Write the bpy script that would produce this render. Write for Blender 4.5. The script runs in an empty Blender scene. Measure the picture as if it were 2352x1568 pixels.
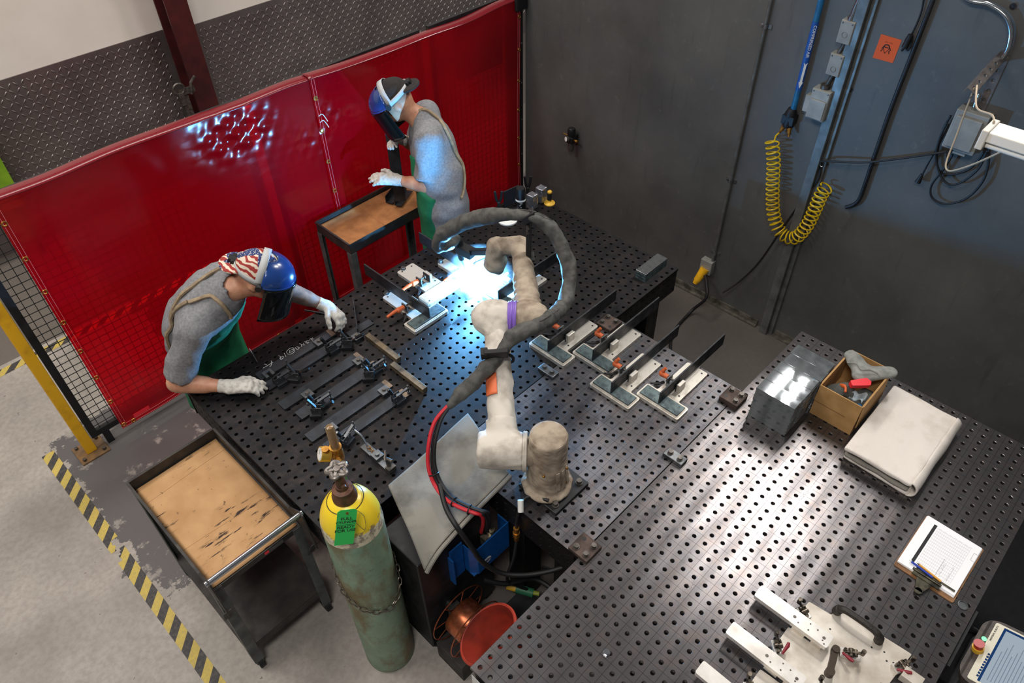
import bpy, math, random
import numpy as np
from mathutils import Vector, Matrix
random.seed(7); np.random.seed(7)
SC = bpy.context.scene
COL = SC.collection
R = math.radians
# ------------------------------------------------------------------ camera geometry (image 2352 x 1568)
FPX = 1692.87; CAM_H = 3.58; TZ = 0.90
_p, _r, _y = R(44.1708), R(-1.0244), R(44.6588)
_f = np.array([math.cos(_y)*math.cos(_p), math.sin(_y)*math.cos(_p), -math.sin(_p)])
_ri = np.array([math.sin(_y), -math.cos(_y), 0.0]); _up = np.cross(_ri, _f)
_r2 = math.cos(_r)*_ri + math.sin(_r)*_up; _u2 = -math.sin(_r)*_ri + math.cos(_r)*_up
EYE = np.array([0, 0, CAM_H])
def ray(px, py): return _r2*(px-1176)/FPX - _u2*(py-784)/FPX + _f
def PL(px, py, ax, v):
    d = ray(px, py); return Vector(EYE + d*((v-EYE[ax])/d[ax]))
def P(px, py, z): return PL(px, py, 2, z)
cam = bpy.data.cameras.new('camera'); camo = bpy.data.objects.new('camera', cam); COL.objects.link(camo)
camo.matrix_world = Matrix(((_r2[0], _u2[0], -_f[0], 0), (_r2[1], _u2[1], -_f[1], 0), (_r2[2], _u2[2], -_f[2], CAM_H), (0, 0, 0, 1)))
cam.sensor_width = 36; cam.lens = 36*FPX/2352; cam.clip_start = .05; cam.clip_end = 60
SC.camera = camo
# ------------------------------------------------------------------ mesh builder
def frames(pts, closed=False):
    pts = [Vector(p) for p in pts]; n = len(pts); T = []
    for i in range(n):
        a = pts[(i-1) % n] if (closed or i > 0) else pts[i]
        b = pts[(i+1) % n] if (closed or i < n-1) else pts[i]
        t = (b-a); T.append(t.normalized() if t.length > 1e-9 else Vector((0, 0, 1)))
    u = T[0].orthogonal().normalized(); out = []
    for i in range(n):
        u = (u - T[i]*u.dot(T[i]))
        u = u.normalized() if u.length > 1e-6 else T[i].orthogonal().normalized()
        out.append((pts[i], u.copy(), T[i].cross(u)))
    return out
def smooth(pts, k=6, closed=False):
    pts = [Vector(p) for p in pts]; n = len(pts); out = []
    for i in range(n if closed else n-1):
        g = lambda j: pts[j % n] if closed else pts[max(0, min(n-1, j))]
        p0, p1, p2, p3 = g(i-1), g(i), g(i+1), g(i+2)
        for s in range(k):
            t = s/k
            out.append(.5*((2*p1) + (p2-p0)*t + (2*p0-5*p1+4*p2-p3)*t*t + (3*p1-p0-3*p2+p3)*t**3))
    if not closed: out.append(pts[-1])
    return out
def rotm(ax, ang): return Matrix.Rotation(ang, 3, ax)
def basis(z, x=None):
    z = Vector(z).normalized(); x = Vector(x) if x is not None else z.orthogonal()
    x = (x - z*x.dot(z)).normalized(); y = z.cross(x)
    return Matrix((x, y, z)).transposed()
class MB:
    def __init__(s): s.v = []; s.f = []; s.m = []; s.sm = []
    def add(s, v, f, m=0, smooth=False):
        o = len(s.v); s.v.extend([tuple(p) for p in v])
        for q in f: s.f.append(tuple(i+o for i in q)); s.m.append(m); s.sm.append(smooth)
        return s
    def box(s, c, d, rot=None, m=0):
        c = Vector(c); v = []
        for x in (-.5, .5):
            for y in (-.5, .5):
                for z in (-.5, .5):
                    q = Vector((x*d[0], y*d[1], z*d[2]))
                    v.append(c + (rot @ q if rot is not None else q))
        return s.add(v, [(0, 1, 3, 2), (4, 6, 7, 5), (0, 4, 5, 1), (2, 3, 7, 6), (0, 2, 6, 4), (1, 5, 7, 3)], m)
    def bb(s, a, b, m=0): # box by two corners
        return s.box([(a[i]+b[i])/2 for i in range(3)], [abs(b[i]-a[i]) for i in range(3)], m=m)
    def bar(s, a, b, w, h, up=(0, 0, 1), m=0): # rectangular bar from a to b
        a, b = Vector(a), Vector(b); d = b-a; M = basis(d, Vector(up).cross(d) if Vector(up).cross(d).length > 1e-6 else None)
        return s.box((a+b)/2, (w, h, d.length), M, m)
    def cyl(s, a, b, r, r2=None, n=16, m=0, cap=True):
        r2 = r if r2 is None else r2; a, b = Vector(a), Vector(b); M = basis(b-a)
        v = []
        for p, rr in ((a, r), (b, r2)):
            for i in range(n):
                t = 2*math.pi*i/n; v.append(p + M @ Vector((math.cos(t)*rr, math.sin(t)*rr, 0)))
        s.add(v, [(i, (i+1) % n, n+(i+1) % n, n+i) for i in range(n)], m, True)
        if cap:
            s.add(v[:n], [tuple(range(n))[::-1]], m); s.add(v[n:], [tuple(range(n))], m)
        return s
    def tube(s, pts, r, n=8, closed=False, m=0, cap=True):
        F = frames(pts, closed); k = len(F); v = []
        for i, (p, u, w) in enumerate(F):
            rr = r[i] if hasattr(r, '__len__') else r
            for j in range(n):
                t = 2*math.pi*j/n; v.append(p + u*math.cos(t)*rr + w*math.sin(t)*rr)
        f = []
        for i in range(k if closed else k-1):
            a, b = i*n, ((i+1) % k)*n
            for j in range(n): f.append((a+j, a+(j+1) % n, b+(j+1) % n, b+j))
        s.add(v, f, m, True)
        if cap and not closed:
            s.add(v[:n], [tuple(range(n))[::-1]], m); s.add(v[-n:], [tuple(range(n))], m)
        return s
    def lathe(s, prof, n=32, o=(0, 0, 0), M=None, m=0):
        o = Vector(o); v = []
        for r, z in prof:
            for i in range(n):
                t = 2*math.pi*i/n; q = Vector((r*math.cos(t), r*math.sin(t), z)); v.append(o + (M @ q if M is not None else q))
        f = []
        for k in range(len(prof)-1):
            for i in range(n): f.append((k*n+i, k*n+(i+1) % n, (k+1)*n+(i+1) % n, (k+1)*n+i))
        return s.add(v, f, m, True)
    def prism(s, poly, z0, z1, o=(0, 0, 0), M=None, m=0):
        o = Vector(o); n = len(poly); v = []
        for z in (z0, z1):
            for x, y in poly:
                q = Vector((x, y, z)); v.append(o + (M @ q if M is not None else q))
        s.add(v, [(i, (i+1) % n, n+(i+1) % n, n+i) for i in range(n)], m)
        return s.add(v, [tuple(range(n))[::-1], tuple(range(n, 2*n))], m)
    def ball(s, c, r, n=12, M=None, m=0):
        c = Vector(c); r = r if hasattr(r, '__len__') else (r, r, r); v = []; k = n//2+1
        for i in range(1, k):
            a = math.pi*i/k
            for j in range(n):
                t = 2*math.pi*j/n; q = Vector((r[0]*math.sin(a)*math.cos(t), r[1]*math.sin(a)*math.sin(t), r[2]*math.cos(a)))
                v.append(c + (M @ q if M is not None else q))
        q = Vector((0, 0, r[2])); q = M @ q if M is not None else q
        top, bot = len(v), len(v)+1; v += [c+q, c-q]
        f = [(i*n+j, i*n+n+j, i*n+n+(j+1) % n, i*n+(j+1) % n) for i in range(k-2) for j in range(n)]
        f += [(top, j, (j+1) % n) for j in range(n)] + [(bot, (k-2)*n+(j+1) % n, (k-2)*n+j) for j in range(n)]
        return s.add(v, f, m, True)
    def grid(s, fn, nu, nv, m=0): # open surface fn(u,v)->point
        v = [fn(i/nu, j/nv) for i in range(nu+1) for j in range(nv+1)]; k = nv+1
        return s.add(v, [(i*k+j, (i+1)*k+j, (i+1)*k+j+1, i*k+j+1) for i in range(nu) for j in range(nv)], m, True)
    def arrays(s, V, F, m=0, smooth=True): # numpy arrays
        return s.add(V.tolist(), F.tolist(), m, smooth)
    def build(s, name, mats, parent=None, bevel=0, local=False, angle=40, solid=0, sub=0):
        me = bpy.data.meshes.new(name); V = s.v
        if parent is not None and not local:
            inv = WM[parent.name].inverted(); V = [tuple(inv @ Vector(p)) for p in V]
        me.from_pydata(V, [], s.f)
        for mm in (mats if isinstance(mats, (list, tuple)) else [mats]): me.materials.append(mm)
        me.polygons.foreach_set('material_index', s.m); me.polygons.foreach_set('use_smooth', s.sm)
        me.update()
        if any(s.sm): me.set_sharp_from_angle(angle=R(angle))
        o = bpy.data.objects.new(name, me); COL.objects.link(o)
        if parent is not None: o.parent = parent; WM[o.name] = WM[parent.name]
        else: WM[o.name] = Matrix.Identity(4)
        if solid:
            q = o.modifiers.new('thickness', 'SOLIDIFY'); q.thickness = solid; q.offset = 0
        if bevel:
            q = o.modifiers.new('edges', 'BEVEL'); q.width = bevel; q.segments = 2; q.limit_method = 'ANGLE'; q.angle_limit = R(35)
            q.harden_normals = False
        if sub:
            q = o.modifiers.new('round', 'SUBSURF'); q.levels = sub; q.render_levels = sub
        return o
WM = {}
def tag(o, label, cat, group=None, kind=None):
    o['label'] = label
    o['category'] = cat
    if group: o['group'] = group
    if kind: o['kind'] = kind
    return o
def thing(name, label, cat, loc=(0, 0, 0), rz=0, group=None):
    o = bpy.data.objects.new(name, None); COL.objects.link(o); o.empty_display_size = .05
    o.location = loc; o.rotation_euler = (0, 0, rz)
    WM[o.name] = Matrix.Translation(Vector(loc)) @ Matrix.Rotation(rz, 4, 'Z')
    return tag(o, label, cat, group)
def struct(name, mb, mats, **k):
    o = mb.build(name, mats, **k); o['kind'] = 'structure'; return o
def kids(o): return [c for c in list(bpy.data.objects) if c.parent == o]
def dup(root, loc, rz, label, kk=None):
    r = root.copy(); COL.objects.link(r); r.location = loc; r.rotation_euler = (0, 0, rz); r['label'] = label
    def rec(src, dst):
        for ch in KID.get(src.name, ()):
            c = ch.copy(); COL.objects.link(c); c.parent = dst; rec(ch, c)
    rec(root, r); return r
KID = {}
def note_kids():
    KID.clear()
    for o in bpy.data.objects:
        if o.parent: KID.setdefault(o.parent.name, []).append(o)
def text_mesh(txt, size, M, origin, mat, parent, name='lettering', extr=.0004, align='CENTER', bold=0):
    cu = bpy.data.curves.new(name, 'FONT'); cu.body = txt; cu.size = size; cu.extrude = extr; cu.align_x = align; cu.align_y = 'CENTER'; cu.offset = bold
    t = bpy.data.objects.new('tmp_text', cu); COL.objects.link(t)
    dg = bpy.context.evaluated_depsgraph_get(); me = bpy.data.meshes.new_from_object(t.evaluated_get(dg))
    bpy.data.objects.remove(t)
    T = Matrix.Translation(Vector(origin)) @ M.to_4x4()
    me.transform(WM[parent.name].inverted() @ T if parent is not None else T)
    me.materials.clear(); me.materials.append(mat)
    o = bpy.data.objects.new(name, me); COL.objects.link(o)
    if parent is not None: o.parent = parent
    WM[o.name] = WM[parent.name] if parent is not None else Matrix.Identity(4)
    return o
# ------------------------------------------------------------------ distance-field surfaces (bodies, cloth covers, gloves)
def nets(F, lo, hi, h):
    lo = np.array(lo, float); n = np.ceil((np.array(hi)-lo)/h).astype(int)+1
    ax = [lo[i]+h*np.arange(n[i]) for i in range(3)]
    X, Y, Z = np.meshgrid(*ax, indexing='ij'); V = F(X, Y, Z).astype(np.float32); S = V < 0
    cs = [(i, j, k) for i in (0, 1) for j in (0, 1) for k in (0, 1)]
    sl = lambda A, c: A[c[0]:n[0]-1+c[0], c[1]:n[1]-1+c[1], c[2]:n[2]-1+c[2]]
    cnt = sum(sl(S, c).astype(np.int8) for c in cs); act = (cnt > 0) & (cnt < 8)
    I = np.argwhere(act); idx = -np.ones(act.shape, int); idx[act] = np.arange(len(I))
    vals = np.stack([sl(V, c)[act] for c in cs], 1); acc = np.zeros((len(I), 3)); w = np.zeros(len(I))
    for a in range(8):
        for b in range(a+1, 8):
            ca, cb = np.array(cs[a]), np.array(cs[b])
            if abs(ca-cb).sum() != 1: continue
            va, vb = vals[:, a], vals[:, b]; m = (va < 0) != (vb < 0)
            t = va[m]/(va[m]-vb[m]); acc[m] += ca + (cb-ca)*t[:, None]; w[m] += 1
    PT = lo + h*(I + acc/w[:, None]); faces = []
    for d in range(3):
        e = np.eye(3, dtype=int)[d]; u, v = np.eye(3, dtype=int)[(d+1) % 3], np.eye(3, dtype=int)[(d+2) % 3]
        A = S[:n[0]-e[0], :n[1]-e[1], :n[2]-e[2]]; B = S[e[0]:, e[1]:, e[2]:]
        E = np.argwhere(A != B)
        ok = (E[:, (d+1) % 3] > 0) & (E[:, (d+2) % 3] > 0) & (E[:, (d+1) % 3] < n[(d+1) % 3]-1) & (E[:, (d+2) % 3] < n[(d+2) % 3]-1)
        E = E[ok]; fl = A[tuple(E.T)]
        q = [idx[tuple((E+o).T)] for o in (-u-v, -v, 0*u, -u)]
        q = np.stack(q, 1); q[~fl] = q[~fl][:, ::-1]; faces.append(q)
    F_ = np.concatenate(faces); F_ = F_[(F_ >= 0).all(1)]
    return PT, F_
def _v(p): return np.array(p, float)
def s_cap(X, Y, Z, a, b, r1, r2=None, u=None, flat=1.0):
    r2 = r1 if r2 is None else r2; a, b = _v(a), _v(b); d = b-a
    qx, qy, qz = X-a[0], Y-a[1], Z-a[2]
    t = np.clip((qx*d[0]+qy*d[1]+qz*d[2])/max(d@d, 1e-9), 0, 1)
    qx, qy, qz = qx-d[0]*t, qy-d[1]*t, qz-d[2]*t
    if u is not None:
        u = _v(u); u = u/np.linalg.norm(u); c = qx*u[0]+qy*u[1]+qz*u[2]; k = c/flat-c
        qx, qy, qz = qx+u[0]*k, qy+u[1]*k, qz+u[2]*k
    return np.sqrt(qx*qx+qy*qy+qz*qz)-(r1+(r2-r1)*t)
def s_ell(X, Y, Z, c, r, M=None):
    q = np.stack([X-c[0], Y-c[1], Z-c[2]]) 
    if M is not None: q = np.tensordot(np.array(M).T, q, 1)
    r = _v(r).reshape(3, *([1]*(q.ndim-1))); k0 = np.sqrt(((q/r)**2).sum(0)); k1 = np.sqrt(((q/r**2)**2).sum(0))+1e-9
    return k0*(k0-1)/k1
def s_box(X, Y, Z, c, hlf, M=None, rnd=.004):
    q = np.stack([X-c[0], Y-c[1], Z-c[2]])
    if M is not None: q = np.tensordot(np.array(M).T, q, 1)
    d = np.abs(q)-(_v(hlf)-rnd).reshape(3, *([1]*(q.ndim-1)))
    return np.sqrt((np.maximum(d, 0)**2).sum(0))+np.minimum(d.max(0), 0)-rnd
def smin(a, b, k):
    h = np.clip(.5+.5*(b-a)/k, 0, 1); return b+(a-b)*h-k*h*(1-h)
def smax(a, b, k): return -smin(-a, -b, k)
def wrink(X, Y, Z, s, seed=0):
    r = np.random.RandomState(seed); o = 0
    for i in range(4):
        d = r.randn(3); d = d/np.linalg.norm(d)*s*(1+.5*i); e = r.randn(3)*s*.7
        o = o+np.sin(X*d[0]+Y*d[1]+Z*d[2]+2.2*np.sin(X*e[0]+Y*e[1]+Z*e[2]+i))/(1+.4*i)
    return o/2.6
def sdf_mb(F, lo, hi, h, m=0):
    V, Fc = nets(F, lo, hi, h); return MB().arrays(V, Fc, m)
# ------------------------------------------------------------------ materials
def L(r, g, b):
    f = lambda c: (c/255/12.92) if c <= 10 else ((c/255+.055)/1.055)**2.4
    return (f(r), f(g), f(b), 1)
class NT:
    def __init__(s, name):
        s.m = bpy.data.materials.new(name); s.m.use_nodes = True; s.t = s.m.node_tree; s.t.nodes.clear()
        s.out = s.n('ShaderNodeOutputMaterial')
    def n(s, t, **k):
        o = s.t.nodes.new(t)
        for a, b in k.items():
            if hasattr(o, a): setattr(o, a, b)
        return o
    def l(s, a, b): s.t.links.new(a, b)
    def co(s, kind='Object'): return s.n('ShaderNodeTexCoord').outputs[kind]
    def mapp(s, src, scale=(1, 1, 1), rot=(0, 0, 0), loc=(0, 0, 0)):
        o = s.n('ShaderNodeMapping'); o.inputs['Scale'].default_value = scale; o.inputs['Rotation'].default_value = rot; o.inputs['Location'].default_value = loc
        s.l(src, o.inputs[0]); return o.outputs[0]
    def noise(s, src, scale, detail=4, rough=.55, out='Fac', dist=0):
        o = s.n('ShaderNodeTexNoise'); o.inputs['Scale'].default_value = scale; o.inputs['Detail'].default_value = detail; o.inputs['Roughness'].default_value = rough; o.inputs['Distortion'].default_value = dist
        s.l(src, o.inputs['Vector']); return o.outputs[out]
    def ramp(s, src, stops, interp='LINEAR'):
        o = s.n('ShaderNodeValToRGB'); e = o.color_ramp.elements; o.color_ramp.interpolation = interp
        while len(e) < len(stops): e.new(.5)
        for i, (p, c) in enumerate(stops): e[i].position = p; e[i].color = c if hasattr(c, '__len__') else (c, c, c, 1)
        s.l(src, o.inputs[0]); return o.outputs[0]
    def mix(s, fac, a, b, mode='MIX'):
        o = s.n('ShaderNodeMix'); o.data_type = 'RGBA'; o.blend_type = mode
        for i, x in ((0, fac), (6, a), (7, b)):
            if hasattr(x, 'links') or hasattr(x, 'is_linked'): s.l(x, o.inputs[i])
            else: o.inputs[i].default_value = x
        return o.outputs[2]
    def math(s, op, a, b=0, c=0):
        o = s.n('ShaderNodeMath'); o.operation = op
        for i, x in enumerate((a, b, c)):
            if hasattr(x, 'is_linked'): s.l(x, o.inputs[i])
            elif i < len(o.inputs): o.inputs[i].default_value = x
        return o.outputs[0]
    def bump(s, h, st, dist=.01):
        o = s.n('ShaderNodeBump'); o.inputs['Strength'].default_value = st; o.inputs['Distance'].default_value = dist; s.l(h, o.inputs['Height']); return o.outputs[0]
    def sep(s, src):
        o = s.n('ShaderNodeSeparateXYZ'); s.l(src, o.inputs[0]); return o.outputs
    def bsdf(s, color, rough=.5, metal=0, normal=None, spec=.5, **k):
        o = s.n('ShaderNodeBsdfPrincipled')
        for nm, x in (('Base Color', color), ('Roughness', rough), ('Metallic', metal), ('Normal', normal), ('Specular IOR Level', spec)) + tuple(k.items()):
            if x is None: continue
            if hasattr(x, 'is_linked'): s.l(x, o.inputs[nm])
            else: o.inputs[nm].default_value = x
        s.l(o.outputs[0], s.out.inputs[0]); return o
def mat(name, c1, c2=None, sc=10, lo=.35, hi=.65, rough=.55, r2=None, metal=0, bump=0, bs=80, spec=.5, detail=5, stretch=(1, 1, 1), **k):
    t = NT(name); co = t.co(); cm = t.mapp(co, stretch) if stretch != (1, 1, 1) else co
    col = c1; rg = rough
    if c2 is not None:
        n = t.noise(cm, sc, detail); col = t.ramp(n, [(lo, c1), (hi, c2)])
        if r2 is not None: rg = t.ramp(n, [(lo, rough), (hi, r2)])
    nm = t.bump(t.noise(co, bs, 3), bump, .004) if bump else None
    t.bsdf(col, rg, metal, nm, spec, **k); return t.m
def flat(name, c, rough=.5, metal=0, spec=.5, **k):
    t = NT(name); t.bsdf(c, rough, metal, None, spec, **k); return t.m
def emis(name, c, st):
    t = NT(name); e = t.n('ShaderNodeEmission'); e.inputs[0].default_value = c; e.inputs[1].default_value = st; t.l(e.outputs[0], t.out.inputs[0]); return t.m
def table_mat(name, base, hi, rough, px, py, x0, y0, line, bands, wear, dif=.15):
    t = NT(name); co = t.co(); sx, sy, sz = t.sep(co)
    def lines(s, o, pitch):
        f = t.math('FRACT', t.math('MULTIPLY', t.math('ADD', s, -o), 1/pitch)); return t.math('LESS_THAN', t.math('ABSOLUTE', t.math('SUBTRACT', f, .5)), .488)
    g = t.math('MULTIPLY', lines(sx, x0, px), lines(sy, y0, py))   # 0 on the scribed lines
    n1 = t.noise(t.mapp(co, (1, 5, 1)), 3.2, 5); n2 = t.noise(co, 26, 5)
    c = t.ramp(n1, [(.35, base), (.7, hi)]); c = t.mix(t.ramp(n2, [(.45, 0.0), (.75, wear)]), c, L(150, 120, 100))
    c = t.mix(g, line, c); metal = 1-dif
    # face-milling swirls: arcs across each pass of the cutter, one pass every 100 mm
    fy = t.math('SUBTRACT', t.math('FRACT', t.math('MULTIPLY', sy, 1/.1016)), .5)
    arc = t.math('SINE', t.math('MULTIPLY', t.math('ADD', sx, t.math('MULTIPLY', t.math('MULTIPLY', fy, fy), .12)), 1100))
    pas = t.math('SINE', t.math('MULTIPLY', fy, 6.283))
    hgt = t.math('ADD', t.math('MULTIPLY', arc, .05), t.math('MULTIPLY', t.noise(co, 140, 2), .55))
    hgt = t.math('ADD', hgt, t.math('MULTIPLY', pas, bands))
    rg = t.ramp(n1, [(.3, rough-.04), (.7, rough+.08)])
    t.bsdf(c, rg, metal, t.bump(hgt, .16, .002), .5, Anisotropic=.45); return t.m
def M_stripes(name, a, b, axis, period, duty=.5, rough=.6, metal=0, slope=0.0):
    t = NT(name); co = t.co(); s = t.sep(co); v = t.math('ADD', s[axis], t.math('MULTIPLY', s[1-axis if axis < 2 else 0], slope))
    f = t.math('FRACT', t.math('MULTIPLY', v, 1/period)); g = t.math('GREATER_THAN', f, duty)
    n = t.noise(co, 60, 4); ca = t.mix(t.ramp(n, [(.4, 0.0), (.75, .35)]), t.mix(g, a, b), L(120, 112, 100))
    t.bsdf(ca, rough, metal); return t.m
def flagcloth():
    t = NT('flag print cloth'); co = t.co(); w = t.noise(co, 16, 2, out='Color'); va = t.n('ShaderNodeVectorMath'); va.operation = 'MULTIPLY_ADD'
    t.l(w, va.inputs[0]); va.inputs[1].default_value = (.05, .05, .05); t.l(co, va.inputs[2]); s = t.sep(va.outputs[0])
    st = t.math('GREATER_THAN', t.math('FRACT', t.math('MULTIPLY', t.math('ADD', s[0], t.math('MULTIPLY', s[2], .6)), 38)), .5)
    c = t.mix(st, L(150, 45, 40), L(215, 198, 178))
    vo = t.n('ShaderNodeTexVoronoi'); vo.inputs['Scale'].default_value = 130; t.l(co, vo.inputs['Vector'])
    star = t.math('LESS_THAN', vo.outputs['Distance'], .28); blue = t.mix(star, L(38, 52, 100), L(215, 210, 205))
    m = t.ramp(t.noise(co, 13, 1), [(.56, 0.0), (.565, 1.0)])
    t.bsdf(t.mix(m, c, blue), .8); return t.m
M = {}
M['steel'] = mat('bare steel', L(120, 122, 124), L(86, 88, 90), 14, rough=.38, r2=.52, metal=.9)
M['galv'] = mat('galvanised steel', L(178, 182, 184), L(148, 152, 156), 30, rough=.16, r2=.24, metal=.92)
M['alum'] = mat('machined aluminium', L(226, 222, 216), L(200, 194, 186), 12, rough=.34, r2=.45, metal=.55)
M['aluold'] = mat('used aluminium', L(216, 208, 196), L(170, 158, 142), 9, .42, .75, rough=.42, r2=.6, metal=.45)
M['jig'] = mat('fixture plate', L(206, 200, 190), L(150, 142, 128), 16, .5, .8, rough=.4, r2=.55, metal=.55)
M['wp'] = mat('mill scale steel plate', L(96, 112, 112), L(62, 72, 76), 26, rough=.4, r2=.55, metal=.55)
M['bar'] = mat('dark rolled bar', L(64, 65, 68), L(44, 45, 48), 20, rough=.42, r2=.6, metal=.6)
M['blackbar'] = mat('dark mill scale', L(46, 47, 50), L(64, 70, 78), 9, .45, .75, rough=.5, r2=.4, metal=.5)
M['black'] = flat('black plastic', L(20, 20, 22), .5)
M['blackm'] = mat('black painted steel', L(17, 17, 19), L(28, 28, 31), 16, rough=.45, r2=.6, bump=.05)
M['rubber'] = flat('black rubber', L(22, 22, 24), .62)
M['orange'] = flat('orange grip', L(196, 92, 44), .5)
M['rust'] = mat('rusty steel', L(88, 72, 64), L(60, 50, 46), 18, rough=.6, r2=.75, metal=.4)
M['bolt'] = mat('bolt steel', L(110, 104, 98), L(70, 66, 62), 40, rough=.45, metal=.7)
M['brass'] = mat('brass', L(186, 138, 62), L(130, 84, 40), 30, rough=.35, r2=.5, metal=.85)
M['chrome'] = flat('chrome', L(200, 202, 205), .18, 1)
M['yellow'] = mat('yellow paint', L(236, 178, 28), L(196, 140, 20), 14, .5, .8, rough=.42, r2=.55)
M['cart'] = mat('worn cart steel', L(66, 62, 58), L(44, 42, 42), 12, rough=.5, r2=.65, metal=.35)
M['cartg'] = mat('grey cart paint', L(96, 100, 100), L(70, 72, 72), 15, rough=.5, r2=.6, metal=.2)
M['blue'] = mat('blue machine paint', L(10, 86, 158), L(8, 72, 138), 30, rough=.42)
M['white'] = flat('white plastic', L(222, 222, 218), .5)
M['paper'] = flat('white paper', L(244, 244, 246), .75)
M['ink'] = flat('black ink', L(28, 28, 32), .7)
M['grey'] = mat('grey enclosure', L(142, 142, 136), L(122, 122, 118), 10, rough=.5)
M['conduit'] = mat('conduit steel', L(128, 130, 128), L(98, 100, 98), 12, rough=.4, r2=.5, metal=.6)
M['cable'] = flat('black cable', L(16, 16, 18), .55)
M['redc'] = flat('red cable', L(196, 34, 46), .5)
M['tanw'] = flat('tan wire', L(170, 152, 128), .6)
M['yhose'] = flat('yellow coil hose', L(206, 172, 20), .35)
M['bhose'] = mat('blue air pipe', L(30, 104, 150), L(20, 80, 124), 20, rough=.4)
M['bband'] = flat('blue marker band', L(24, 78, 156), .45)
M['sleeve'] = mat('grey nylon sleeve', L(88, 87, 82), L(62, 62, 60), 28, rough=.72, bump=.5, bs=45)
M['strapb'] = flat('black strap', L(18, 18, 20), .6)
M['cream'] = mat('cream cover cloth', L(204, 196, 184), L(140, 128, 116), 11, .46, .78, rough=.85, bump=.25, bs=50)
M['tanc'] = mat('tan cover cloth', L(168, 153, 134), L(112, 96, 80), 14, .42, .72, rough=.88, bump=.25, bs=50)
M['purple'] = flat('purple tape', L(128, 96, 186), .5)
M['skin'] = mat('skin', L(198, 148, 118), L(178, 122, 96), 22, rough=.5, **{'Subsurface Weight': .08})
M['skin2'] = mat('tattooed forearm skin', L(150, 122, 106), L(112, 92, 84), 30, rough=.55)
M['shirt'] = mat('grey t-shirt knit', L(134, 134, 136), L(112, 112, 116), 90, rough=.92, bump=.25, bs=500)
M['apron'] = mat('green apron', L(16, 122, 78), L(10, 92, 60), 10, rough=.8, bump=.12, bs=120)
M['strap'] = mat('tan strap', L(160, 140, 112), L(130, 112, 90), 40, rough=.8)
M['glove'] = mat('white knit glove', L(196, 192, 184), L(150, 142, 132), 55, .45, .8, rough=.9, bump=.35, bs=420)
M['jeans'] = mat('dark trousers', L(40, 44, 56), L(30, 32, 40), 20, rough=.9)
M['boot'] = flat('brown boots', L(48, 36, 28), .7)
M['capd'] = mat('charcoal cap', L(42, 36, 34), L(30, 26, 26), 60, rough=.92)
M['band'] = flat('grey headband', L(176, 178, 178), .6)
M['bcrown'] = flat('blue shield crown', L(22, 56, 118), .22, 0, .5, **{'Coat Weight': .4})
M['flag'] = flagcloth()
M['hair'] = flat('brown stubble', L(66, 46, 36), .8)
M['cardb'] = mat('brown cardboard', L(182, 142, 90), L(164, 124, 74), 14, rough=.82)
def cardstain():
    t = NT('stained cardboard'); co = t.co(); base = t.ramp(t.noise(co, 7, 4), [(.35, L(182, 142, 98)), (.7, L(160, 120, 78))])
    st = t.math('MULTIPLY', t.ramp(t.noise(t.mapp(co, (1, 6, 1)), 6.5, 6, .65), [(.555, 0.0), (.60, 1.0)]), t.ramp(t.noise(co, 2.6, 2), [(.50, 0.0), (.58, 1.0)]))
    sp = t.ramp(t.noise(co, 34, 4), [(.66, 0.0), (.72, .8)])
    c = t.mix(st, base, L(44, 30, 24)); c = t.mix(sp, c, L(58, 40, 30)); t.bsdf(c, .85); return t.m
M['cards'] = cardstain()
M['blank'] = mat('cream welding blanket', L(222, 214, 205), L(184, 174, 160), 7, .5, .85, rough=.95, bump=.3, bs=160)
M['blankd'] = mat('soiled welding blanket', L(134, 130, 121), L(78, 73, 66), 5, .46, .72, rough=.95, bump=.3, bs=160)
M['gglove'] = mat('grey leather', L(150, 152, 146), L(112, 114, 110), 20, rough=.85, bump=.3, bs=60)
M['copper'] = mat('copper wire', L(214, 128, 90), L(190, 104, 70), 60, rough=.3, metal=.9)
M['redpl'] = mat('red orange plastic', L(156, 48, 30), L(84, 34, 26), 9, .4, .75, rough=.6)
M['green'] = flat('green card tag', L(48, 200, 92), .7)
M['sticker'] = flat('orange sticker', L(204, 80, 8), .6)
M['reds'] = flat('red plastic', L(232, 40, 54), .4)
M['ysuct'] = flat('yellow rubber', L(206, 160, 44), .5)
M['foil'] = mat('crumpled foil', L(196, 198, 206), L(150, 152, 160), 40, rough=.25, r2=.4, metal=.9, bump=.8, bs=70)
M['tape'] = M_stripes('hazard tape', L(52, 50, 52), L(200, 176, 84), 1, .125, .5, .6, 0, -1.0)
M['lampw'] = flat('unlit lamp tube', L(232, 230, 222), .3)
M['tubeglass'] = flat('flowmeter tube', L(180, 150, 110), .12, 0, .5, **{'Transmission Weight': .6})
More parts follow.
